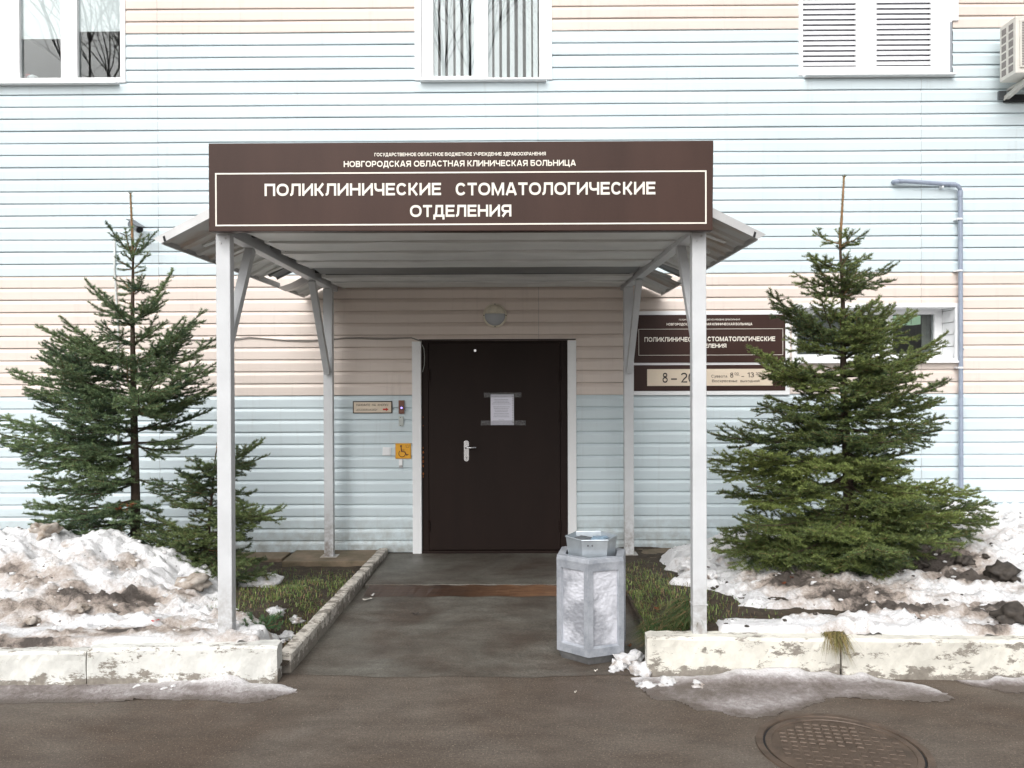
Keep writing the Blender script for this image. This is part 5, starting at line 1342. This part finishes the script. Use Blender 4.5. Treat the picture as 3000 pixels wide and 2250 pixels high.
# ================================================================== MANHOLE
mc = at(2468, 2196, Z=0.0)
mh = thing('manhole_cover', 'round rusty manhole cover with raised squares in the asphalt', 'manhole cover', (mc.x, mc.y, 0))
def circ(r, z, n=64): return [(mc.x + r * math.cos(2 * math.pi * i / n), mc.y + r * math.sin(2 * math.pi * i / n), z) for i in range(n)]
b = MB(); b.rings([circ(.352, .0005), circ(.350, .008), circ(.322, .008), circ(.320, .001)], cap0=False, cap1=False); b.build('rim_ring', IRON, mh)
b = MB(); b.rings([circ(.321, .0008), circ(.312, .0012)], cap0=False, cap1=False); b.build('dark_joint', DARK, mh)
b = MB(); b.rings([circ(.311, .0008), circ(.310, .006), circ(.286, .006), circ(.284, .0025)], cap0=False, cap1=True); b.build('lid', IRON, mh)
ang = math.radians(-12); blk = None
for i in range(-7, 8):
    for j in range(-7, 8):
        x, y = i * .0385, j * .0385
        if math.hypot(x, y) > .262: continue
        if abs(i) <= 1 and abs(j) <= 1 and (i + j) % 2 == 0: continue
        if blk is None:
            bb_ = MB(); s_ = .0145; bb_.rings([[(-s_, -s_, 0), (s_, -s_, 0), (s_, s_, 0), (-s_, s_, 0)], [(-s_ * .85, -s_ * .85, .006), (s_ * .85, -s_ * .85, .006), (s_ * .85, s_ * .85, .006), (-s_ * .85, s_ * .85, .006)]])
            blk = bb_.build('tread_block', IRON, None); blk.parent = mh; oo = blk
        else: oo = blk.copy(); COL.objects.link(oo); oo.parent = mh
        oo.matrix_parent_inverse = Matrix.Identity(4)
        hz_ = .0012 if (j > 0 and i < 3) else (-.0012 if (i * 7 + j * 3) % 5 < 3 else -.0026)
        oo.location = (x * math.cos(ang) - y * math.sin(ang), x * math.sin(ang) + y * math.cos(ang), hz_ - .0005); oo.rotation_euler = (0, 0, ang)


# ================================================================== VEGETATION
def tri_mesh(name, V, m, parent, tint=None, per=3):
    V = np.asarray(V, dtype=np.float32).reshape(-1, 3); nf_ = len(V) // per
    me = bpy.data.meshes.new(name); me.vertices.add(len(V)); me.vertices.foreach_set('co', V.ravel())
    me.loops.add(len(V)); me.loops.foreach_set('vertex_index', np.arange(len(V), dtype=np.int32)); me.polygons.add(nf_)
    me.polygons.foreach_set('loop_start', np.arange(nf_, dtype=np.int32) * per); me.polygons.foreach_set('loop_total', np.full(nf_, per, np.int32))
    me.update(calc_edges=True); me.materials.append(m)
    if tint is not None:
        a = me.attributes.new('tint', 'FLOAT_COLOR', 'POINT'); t = np.ones((len(V), 4), np.float32); t[:, :3] = np.repeat(tint, per, axis=0); a.data.foreach_set('color', t.ravel())
    return link(name, me, parent)


class Spruce:
    def __init__(s, seed, c_in, c_out, dens=1050, rusty=None):
        s.r = random.Random(seed); s.n = np.random.RandomState(seed); s.tw = []; s.wood = MB(); s.ci = np.array(c_in); s.co = np.array(c_out); s.dens = dens; s.rusty = rusty
        s.V = []; s.T = []
    def twig(s, pts, r0, tone, nl=0.023, dens=1.0, bare=0.0, open_=0.9):
        """pts: polyline; needles all round it"""
        pts = [Vector(p) for p in pts]
        if r0 > 0.0016: s.wood.tube(pts, [max(.0012, r0 * (1 - .75 * i / (len(pts) - 1))) for i in range(len(pts))], 5, 0 if r0 > .006 else 1)
        elif True: s.wood.tube([pts[0], pts[-1]], [r0, r0 * .5], 3, 1)
        for i in range(len(pts) - 1):
            a, b_ = pts[i], pts[i + 1]; L = (b_ - a).length
            n_ = int(L * s.dens * dens * s.r.uniform(.9, 1.1))
            if n_ < 1: continue
            d = np.array((b_ - a).normalized()); t = s.n.rand(n_)
            if bare > 0:
                g = (i + t) / (len(pts) - 1); t = t[g > bare]; n_ = len(t)
                if n_ < 1: continue
            P0 = np.array(a) + np.outer(t, np.array(b_ - a))
            up = np.array([0, 0, 1.0]); sx = np.cross(d, up); sx /= (np.linalg.norm(sx) + 1e-6); sy = np.cross(sx, d)
            ang = s.n.uniform(-.25 * math.pi, 1.25 * math.pi, n_)
            rad = np.outer(np.cos(ang), sx) + np.outer(np.sin(ang), sy)
            dirn = rad * open_ + d * s.n.uniform(.35, .9, (n_, 1)); dirn /= np.linalg.norm(dirn, axis=1)[:, None]
            ln = nl * s.n.uniform(.7, 1.15, (n_, 1))
            side = np.cross(dirn, s.n.normal(size=(n_, 3))); side /= (np.linalg.norm(side, axis=1)[:, None] + 1e-6)
            wd = 0.0019
            s.V.append(np.stack([P0 - side * wd, P0 + side * wd, P0 + dirn * ln], 1).reshape(-1, 3))
            tt = np.clip(tone + s.n.normal(0, .16, (n_, 1)), 0, 1)
            c = s.ci * (1 - tt) + s.co * tt; c = c * s.n.uniform(.75, 1.25, (n_, 1))
            if s.rusty is not None:
                q, rr_, col_ = s.rusty; dd = np.linalg.norm(P0 - np.array(q), axis=1); mk = (dd < rr_) & (s.n.rand(n_) < .75); c[mk] = np.array(col_) * s.n.uniform(.7, 1.2, (mk.sum(), 1))
            s.T.append(c)
    def branch(s, a, tip, r0, droop=0.05, lat=0.42, tone=0.5, flat=0.42, inner=0.1):
        a = Vector(a); tip = Vector(tip); L = (tip - a).length
        if L < .03: return
        n = max(4, int(L / .05)); pts = []
        side0 = (tip - a).cross(Vector((0, 0, 1))).normalized()
        ph = s.r.uniform(0, 6)
        for i in range(n + 1):
            t = i / n; p = a.lerp(tip, t); p.z -= droop * L * math.sin(t * math.pi * 1.25 - .35)
            p += side0 * (.02 * L * math.sin(t * 5 + ph)); pts.append(p)
        s.twig(pts, r0, tone, dens=1.0, bare=0.0 if L < .5 else .12)
        step = .036; k_ = int(L * inner / step) + 1; sd = 1
        nlat = int(L / step)
        for q in range(k_, nlat):
            t = (q + s.r.uniform(-.2, .2)) / nlat
            if t > .97 or t < .03: continue
            f = t * n; i = min(int(f), n - 1); p = pts[i].lerp(pts[i + 1], f - i); d = (pts[i + 1] - pts[i]).normalized()
            sd = -sd; sx = d.cross(Vector((0, 0, 1))).normalized()
            ll = (lat * L * (1 - t) ** .8 * (0.35 + .65 * min(1, t / .35)) + .035) * s.r.uniform(.65, 1.2)
            ll = min(ll, .36)
            av = s.r.uniform(.65, 1.0)
            dd = (d * .72 + sx * sd * av + Vector((0, 0, s.r.uniform(-flat, flat)))).normalized()
            m_ = 3; lp_ = [p + dd * (ll * j / m_) + d * (.10 * ll * (j / m_) ** 2) + Vector((0, 0, -.10 * ll * math.sin(j / m_ * 3))) for j in range(m_ + 1)]
            s.twig(lp_, .0022 if ll > .12 else .0014, tone + s.r.uniform(-.12, .2), nl=.022)
            if ll > .09:
                for w_ in range(int(ll / .034)):
                    tt = (w_ + .8) / (ll / .034 + .5)
                    if tt > .92: continue
                    f2 = tt * m_; i2 = min(int(f2), m_ - 1); p2 = lp_[i2].lerp(lp_[i2 + 1], f2 - i2); s2 = 1 if w_ % 2 else -1
                    sx2 = dd.cross(Vector((0, 0, 1))).normalized(); l2 = (ll * (1 - tt) * .55 + .02) * s.r.uniform(.7, 1.2)
                    d2 = (dd * .75 + sx2 * s2 * .8 + Vector((0, 0, s.r.uniform(-flat, flat)))).normalized()
                    s.twig([p2, p2 + d2 * l2], .0011, tone + s.r.uniform(-.1, .25), nl=.021)
    def finish(s, name, label, trunk_pts, trunk_r, loc):
        root = thing(name, label, 'spruce tree', loc)
        b = MB(); b.tube(trunk_pts, trunk_r, 12); b.build('trunk', BARK, root, smooth=True)
        s.wood.build('branches', [BARK, TWIG], root)
        tri_mesh('crown', np.concatenate(s.V), NEEDLE, root, np.concatenate(s.T))
        return root, sum(len(v) for v in s.V) // 3


def spruce(seed, name, label, Yt, trunk_px, whorls, leader_px, cin, cout, base_z, rusty=None, tr=.036, fill=50, lat=.52, fbk=.7, dscale=1.0):
    sp = Spruce(seed, cin, cout, rusty=rusty)
    tpts = [at(px, py, Y=Yt) for px, py in trunk_px]; tpts = [Vector((tpts[0].x, Yt, base_z))] + tpts
    top = tpts[-1]; H = top.z - base_z
    def on_trunk(z):
        for i in range(len(tpts) - 1):
            if tpts[i].z <= z <= tpts[i + 1].z: return tpts[i].lerp(tpts[i + 1], (z - tpts[i].z) / (tpts[i + 1].z - tpts[i].z))
        return tpts[0] if z < base_z else tpts[-1]
    rad = [max(.0045, tr * (1 - (p.z - base_z) / H) ** .9) for p in tpts]
    # leader needles
    for (nodepy, tips, fb, tonew) in whorls:
        nz = at(trunk_px[0][0], nodepy, Y=Yt).z; node = on_trunk(nz); lens = []
        for tip in tips:
            px, py = tip[:2]; dy = tip[2] if len(tip) > 2 else sp.r.uniform(-.22, .22)
            q = at(px, py, Y=Yt + dy * dscale); L0 = (q - node).length
            st = on_trunk(node.z + sp.r.uniform(-.03, .03)); lens.append(L0)
            up = (q.z - st.z) / max(L0, .01)
            sp.branch(st, q, min(.011, .004 + .009 * L0), droop=.05, lat=lat, tone=tonew + sp.r.uniform(-.28, .28))
        ml = sum(lens) / len(lens)
        for i in range(max(1, int(fb * fbk))):
            a_ = sp.r.uniform(0, 2 * math.pi) if i > 1 else math.radians(-90 + sp.r.uniform(-40, 40))
            # mostly towards and away from the viewer
            if abs(math.cos(a_)) > .85: a_ += math.pi / 2
            L_ = ml * sp.r.uniform(.55, .95); up = (sum(at(t_[0], t_[1], Y=Yt).z for t_ in tips) / len(tips) - node.z) * sp.r.uniform(.6, 1.1)
            st = on_trunk(node.z + sp.r.uniform(-.06, .06))
            yl_ = L_ * math.sin(a_)
            if Yt + yl_ > -0.10: yl_ = -0.10 - Yt
            q = st + Vector((L_ * math.cos(a_), yl_, up))
            sp.branch(st, q, min(.010, .004 + .008 * L_), droop=.06, lat=.50, tone=tonew + sp.r.uniform(-.32, .2))
    # leader
    l0 = at(leader_px[0], leader_px[1], Y=Yt)
    for i in range(7):
        z = l0.z + (top.z - l0.z) * (i + .5) / 7; p = on_trunk(z)
    sp.twig([on_trunk(l0.z + (top.z - l0.z) * i / 5) for i in range(6)], .004, .55, nl=.021, dens=.9, open_=1.1)
    prof = sorted([(at(trunk_px[0][0], w_[0], Y=Yt).z, sum(abs(at(t_[0], t_[1], Y=Yt).x - on_trunk(at(trunk_px[0][0], w_[0], Y=Yt).z).x) for t_ in w_[1]) / len(w_[1])) for w_ in whorls])
    zl_, zh_ = prof[0][0], prof[-1][0]
    for _ in range(int(fill * (zh_ - zl_) / 2.4)):
        z = zl_ + (zh_ - zl_) * sp.r.random() ** .9; rl = float(np.interp(z, [p_[0] for p_ in prof], [p_[1] for p_ in prof]))
        a_ = sp.r.uniform(0, 2 * math.pi); L_ = rl * sp.r.uniform(.30, .72); st = on_trunk(z)
        yl_ = max(-1.2, min(L_ * math.sin(a_), -0.1 - Yt)); sp.branch(st, st + Vector((L_ * math.cos(a_), yl_, L_ * sp.r.uniform(.05, .75))), .005, droop=.04, lat=.6, tone=sp.r.uniform(.0, .6))
    for j in range(4): a_ = j * 1.6; sp.twig([top - Vector((0, 0, .012)), top + Vector((.014 * math.cos(a_), .014 * math.sin(a_), .006))], .003, .3, nl=.008)
    root, n = sp.finish(name, label, tpts, rad, (tpts[0].x, Yt, base_z))
    b = MB(); b.tube([on_trunk(l0.z + (top.z - l0.z) * i / 5 - .02 * (i == 0)) for i in range(6)], [.0105, .010, .009, .008, .0075, .006], 8); b.build('leader', TWIG, root, smooth=True)
    return n


CI = (0.024, 0.050, 0.026); CO = (0.215, 0.270, 0.075)
YR = -1.55
n1 = spruce(5, 'spruce_tree', 'taller dense spruce in the snow right of the canopy', YR,
       [(2488, 1560), (2484, 1405), (2476, 1225), (2471, 1110), (2470, 1010), (2469, 854), (2461, 719), (2473, 517)],
       [(722, [(2380, 680), (2538, 683), (2457, 668, -.02)], 1, .45),
        (790, [(2367, 745), (2536, 748), (2490, 736, -.1), (2420, 765, -.1)], 2, .45),
        (825, [(2400, 800), (2520, 800)], 2, .4),
        (862, [(2323, 802), (2606, 776), (2371, 752, .1), (2509, 772), (2375, 848), (2540, 830)], 3, .45),
        (930, [(2398, 868), (2583, 870), (2430, 905, -.15), (2520, 900, -.1)], 2, .4),
        (1005, [(2249, 858), (2262, 899), (2674, 913), (2588, 887), (2398, 870, -.2), (2640, 960)], 5, .42),
        (1050, [(2330, 950), (2600, 950), (2300, 990)], 4, .38),
        (1115, [(2190, 1017), (2242, 1046), (2764, 992), (2714, 1042), (2244, 1087), (2300, 1060, -.25)], 6, .5),
        (1150, [(2669, 1087), (2330, 1130, -.2), (2600, 1075, -.3), (2680, 1110)], 4, .4),
        (1215, [(2778, 1114), (2759, 1170), (2244, 1164), (2217, 1189), (2700, 1130, -.25)], 6, .38),
        (1270, [(2759, 1226), (2095, 1283), (2755, 1266), (2290, 1215), (2690, 1290, -.2), (2180, 1245, -.2)], 6, .33),
        (1345, [(2072, 1351), (2086, 1385), (2665, 1329), (2160, 1330, -.3), (2560, 1370, -.4), (2400, 1370, -.5), (2640, 1375)], 6, .62),
        (1410, [(2868, 1442), (2104, 1446), (2780, 1420), (2200, 1430, -.3), (2180, 1480, -.2), (2700, 1450, -.4)], 6, .62),
        (1480, [(2913, 1530), (2900, 1482), (2115, 1558), (2830, 1510, -.3), (2190, 1545, -.4), (2750, 1540, -.5), (2400, 1570, -.55)], 8, .62),
        (1530, [(2085, 1622), (2090, 1590), (2860, 1560), (2780, 1590, -.3), (2250, 1640, -.4), (2620, 1640, -.45), (2510, 1660, -.4)], 9, .42),
        (1580, [(2300, 1650, -.3), (2651, 1715, -.35), (2580, 1705, -.3), (2430, 1680, -.3), (2180, 1640, -.1), (2740, 1630, -.1), (2620, 1690, -.45)], 8, .30)],
       (2461, 719), CI, CO, 0.15, tr=.042)
YL = -1.30
q = at(368, 1470, Y=YL - .25)
CI2 = (0.032, 0.072, 0.044); CO2 = (0.225, 0.31, 0.135)
n2 = spruce(9, 'spruce_tree', 'tall open spruce behind the left snow heap', YL,
       [(396, 1640), (397, 1450), (394, 1290), (392, 1185), (390, 1080), (388, 939), (390, 745), (382, 566)],
       [(745, [(312, 656), (414, 684, -.05), (456, 681)], 1, .4),
        (790, [(336, 753), (437, 739), (428, 787), (344, 790)], 2, .4),
        (850, [(417, 804), (418, 827), (348, 837), (350, 815), (420, 850), (345, 862)], 3, .4),
        (900, [(350, 880), (430, 880)], 2, .4),
        (942, [(249, 822), (507, 796), (484, 856), (270, 896), (290, 850), (480, 885)], 3, .42),
        (1010, [(285, 960), (490, 940), (460, 925)], 3, .38),
        (1075, [(175, 930), (105, 957), (600, 913), (568, 945), (165, 972), (540, 930), (160, 1000)], 4, .42),
        (1120, [(125, 1002), (130, 1020), (560, 985), (530, 1010), (635, 995)], 4, .4),
        (1180, [(105, 1047), (40, 1090), (640, 1064), (150, 1100), (590, 1060)], 5, .42),
        (1215, [(75, 1147), (630, 1130), (640, 1150), (180, 1135), (560, 1110)], 5, .36),
        (1260, [(100, 1195), (-10, 1222), (620, 1205), (560, 1180)], 5, .36),
        (1300, [(625, 1252), (565, 1310), (-60, 1265), (120, 1240), (480, 1345), (160, 1290)], 5, .40),
        (1345, [(-20, 1300), (60, 1350), (130, 1340, -.3), (200, 1380, -.3), (170, 1420, -.2)], 4, .50),
        (1410, [(80, 1430), (110, 1400), (180, 1450, -.3), (260, 1400, -.4), (480, 1420)], 4, .50),
        (1480, [(80, 1477), (80, 1512), (170, 1500, -.3), (200, 1530, -.3), (470, 1480, -.2), (320, 1480, -.4)], 6, .48),
        (1530, [(100, 1530), (150, 1560), (240, 1565, -.3), (500, 1540), (540, 1580), (460, 1590, -.3)], 6, .35),
        (1580, [(280, 1590), (520, 1620), (450, 1620), (330, 1600)], 5, .25)],
       (390, 745), CI2, CO2, 0.05, rusty=(tuple(q), .07, (.30, .09, .04)), tr=.040, fill=8, lat=.40, fbk=.45)
YS2 = -1.45
n3 = spruce(14, 'spruce_tree', 'small ragged yellowish spruce half hidden by the left front post', YS2,
       [(600, 1640), (610, 1560), (618, 1480), (625, 1400), (632, 1330), (640, 1300)],
       [(1380, [(752, 1293), (738, 1355), (570, 1340), (700, 1330)], 2, .35),
        (1440, [(735, 1450), (530, 1390), (455, 1406), (560, 1420)], 3, .4),
        (1500, [(822, 1502), (745, 1480), (480, 1460), (520, 1480, -.2), (700, 1500, -.2)], 4, .62),
        (1560, [(752, 1530), (740, 1580), (430, 1510), (500, 1545, -.2),  (480, 1530, -.2), (560, 1560, -.3), (690, 1570, -.2)], 5, .65),
        (1610, [(735, 1605), (780, 1640), (430, 1600, -.1), (470, 1655, -.2), (400, 1560), (640, 1690, -.3),  (500, 1590, -.2), (560, 1640, -.2), (720, 1660, -.2), (480, 1640)], 5, .45),
        (1650, [(700, 1700, -.25), (790, 1690, -.1), (560, 1690, -.2), (620, 1700, -.3)], 4, .35)],
       (640, 1305), (0.028, 0.058, 0.032), (0.155, 0.205, 0.075), 0.04, tr=.022, fill=90, lat=.62, fbk=1.0)
print('NEEDLES', n1, n2, n3, 'boards', cnt)


# grass
def grass(name, label, n, xr, yr, f, hgt_, col_a, col_b, dens=None, lean=(0, 0, 0), zoff=0.0):
    rs = np.random.RandomState(len(label)); x = rs.uniform(xr[0], xr[1], n); y = rs.uniform(yr[0], yr[1], n)
    if dens is not None:
        k_ = rs.rand(n) < dens(x, y); x = x[k_]; y = y[k_]
    n = len(x); z = f(x, y) + zoff; az = rs.uniform(0, 6.28, n); h = hgt_ * rs.uniform(.4, 1.25, n)
    P0 = np.stack([x, y, z], 1); ln = np.stack([np.cos(az), np.sin(az), np.zeros(n)], 1) * (h * rs.uniform(.3, 1.3, n))[:, None] + np.array(lean) * h[:, None]
    sd_ = np.stack([-np.sin(az), np.cos(az), np.zeros(n)], 1) * .0019
    upv = np.stack([np.zeros(n), np.zeros(n), h], 1)
    M1 = P0 + upv * .62 + ln * .30; T1 = P0 + upv * .60 + ln * 1.1
    V = np.stack([P0 - sd_, P0 + sd_, M1 + sd_ * .8, P0 - sd_, M1 + sd_ * .8, M1 - sd_ * .8, M1 - sd_ * .8, M1 + sd_ * .8, T1], 1).reshape(-1, 3)
    t = rs.rand(n, 1); c = np.array(col_a) * (1 - t) + np.array(col_b) * t; dry = rs.rand(n, 1) < .28; c = np.where(dry, np.array([.22, .15, .07]) * rs.uniform(.5, 1.2, (n, 1)), c); c = np.repeat(c, 3, axis=0)
    o = tri_mesh(name, V, GRASS, None, c); return tag(o, label, 'grass', kind='stuff')
GA, GB = (0.055, 0.13, 0.025), (0.22, 0.27, 0.07)
dl = lambda x, y: np.clip(blobn(x, y, -1.52, -1.75, .28, .35) + .7 * blobn(x, y, -1.40, -1.35, .2, .3) + .5 * blobn(x, y, -1.4, -2.25, .14, .3) + .25, 0, 1) * (0.6 + fbm(x * 9, y * 9, 2))
def blobn(x, y, cx, cy, rx, ry): return np.exp(-((x - cx) / rx) ** 2 - ((y - cy) / ry) ** 2)
grass('grass', 'short green grass in the bed left of the path', 9000, (-2.0, -1.24), (-2.7, -0.6), G, .032, GA, GB, dl)
dr_ = lambda x, y: np.clip(blobn(x, y, .85, -1.9, .15, .9) + .5 * blobn(x, y, .95, -2.4, .2, .3) + .08, 0, 1)
grass('grass', 'grass between the bin and the right snow crust', 8000, (.76, 1.5), (-2.72, -0.6), G, .036, GA, GB, dr_)
grass('grass', 'dark flattened tuft of grass behind the right kerb end', 2600, (.74, 1.02), (-2.72, -2.35), G, .11, (0.02, .055, .012), (.06, .11, .03), None, (-.5, -.5, -.25))
tf = at(2445, 1872, Y=-2.84)
def flatz(x, y): return np.full_like(x, .205)
grass('grass_tuft', 'dry yellow green grass tuft hanging out of the right kerb joint', 420, (tf.x - .055, tf.x + .03), (-2.90, -2.80), flatz, .085, (.10, .105, .03), (.28, .22, .08), None, (-.1, -1.1, -1.25))
# conifer sprig by the left post
sp = Spruce(33, (.03, .08, .03), (.08, .17, .07)); p = on_hf(G, 765, 1850)
for a_ in range(7):
    aa = a_ * .9; sp.branch(p, p + Vector((.10 * math.cos(aa), .08 * math.sin(aa), .05 + .05 * (a_ % 3 == 0))), .002, lat=.5, tone=.7)
root = thing('conifer_sprig', 'bright green conifer sprig in the soil right of the left front post', 'sprig', p)
sp.wood.build('stem', [BARK, TWIG], root); tri_mesh('leaves', np.concatenate(sp.V), NEEDLE, root, np.concatenate(sp.T))


# leaves and litter
def leaf(px, py, f, s_, m, label, rz, name='dead_leaf', cat='leaf'):
    p = on_hf(f, px, py) if f else at(px, py, Z=0.008)
    b = MB(); n = 10; c = Vector((0, 0, .004))
    ring = [(s_ * math.cos(2 * math.pi * i / n) * (1 + .15 * math.sin(i * 3)), s_ * .55 * math.sin(2 * math.pi * i / n), .006 * math.sin(i * 1.7) + .006) for i in range(n)]
    b.add(ring + [tuple(c)], [(i, (i + 1) % n, n) for i in range(n)]); o = b.build(name, m); o.location = (p.x, p.y, p.z + .004); o.rotation_euler = (R.uniform(-.4, .4) if f else 0, R.uniform(-.3, .3) if f else 0, rz)
    return tag(o, label, cat)
leaf(2296, 1712, FR, .03, LEAF, 'reddish brown leaf stuck on the snow left of the right spruce', .6)
leaf(2320, 1695, FR, .018, LEAF, 'smaller reddish leaf above the first on the right snow', 1.6)
leaf(1930, 1785, G, .035, LEAF, 'brown leaf in the grass right of the bin', .3)
leaf(1985, 1790, G, .03, LEAF, 'brown leaf at the snow edge right of the grass', 1.3)
leaf(1845, 1895, None, .022, LEAF, 'orange leaf behind the snow lump at the kerb end', .9)
leaf(1218, 1801, None, .022, BLACKL, 'dark leaf lying flat on the path', .2)
leaf(1076, 1759, None, .035, simple('torn_paper', (.45, .42, .38, 1)), 'pale torn wrapper on the path by the side kerb', .3, 'wrapper', 'litter')
leaf(1092, 1746, None, .02, simple('torn_paper_white', (.6, .58, .55, 1)), 'small white scrap above the wrapper on the path', 1.0, 'paper_scrap', 'litter')
leaf(1746, 1969, None, .010, CREAM, 'tiny cream cigarette end below the bin', .3, 'cigarette_end', 'litter')
leaf(1686, 2032, None, .006, CREAM, 'tiny pale pebble on the asphalt before the path', .3, 'pebble', 'pebble')
leaf(455, 1823, FL, .022, REDP, 'small red wrapper scrap on the left snow heap', .5, 'wrapper', 'litter')
leaf(2180, 1748, FR, .012, BLACKL, 'small black speck of debris on the clean snow by the right post', .3, 'debris', 'debris')


# bare trees across the street (seen as reflections in the window glass)
def bare_tree(x, y, h, seed, label):
    rr = random.Random(seed); b = MB()
    def grow(p, d, L, r, lv):
        q = p + d * L; m_ = p.lerp(q, .5) + Vector((rr.uniform(-1, 1), rr.uniform(-1, 1), 0)) * L * .05
        b.tube([p, m_, q], [r * .6, r * .5, r * .42], 4 if lv < 3 else 3)
        if lv >= 7: return
        for _ in range(2 if lv else 3) if lv < 5 else range(2):
            ax = Vector((rr.uniform(-1, 1), rr.uniform(-1, 1), rr.uniform(-.3, .5))).normalized()
            nd = (d + ax * rr.uniform(.35, .75)).normalized(); nd.z = nd.z * .85 + .12; nd.normalize()
            grow(q, nd, L * rr.uniform(.66, .86), r * .62, lv + 1)
        if lv in (1, 2, 3): grow(q, (d + Vector((rr.uniform(-.2, .2), rr.uniform(-.2, .2), .1))).normalized(), L * .85, r * .7, lv + 1)
    root = thing('bare_tree', label, 'tree', (x, y, 0))
    t = MB(); t.tube([(x, y, -.2), (x + .05, y, h * .1), (x, y, h * .22)], [h * .02, h * .017, h * .015], 10); t.build('trunk', GREY_BARK, root)
    grow(Vector((x, y, h * .215)), Vector((0, 0, 1)), h * .2, h * .0105, 0)
    b.build('crown', GREY_BARK, root)
bare_tree(-14.2, -19, 18, 1, 'bare leafless tree across the street, reflected in the upper left window')
bare_tree(-11.0, -20, 17, 2, 'second bare leafless tree across the street, nearer the middle')
bare_tree(-1.8, -20, 18, 3, 'bare leafless tree across the street, reflected in the middle window')
bare_tree(4.6, -22, 17, 4, 'bare leafless tree across the street opposite the canopy')
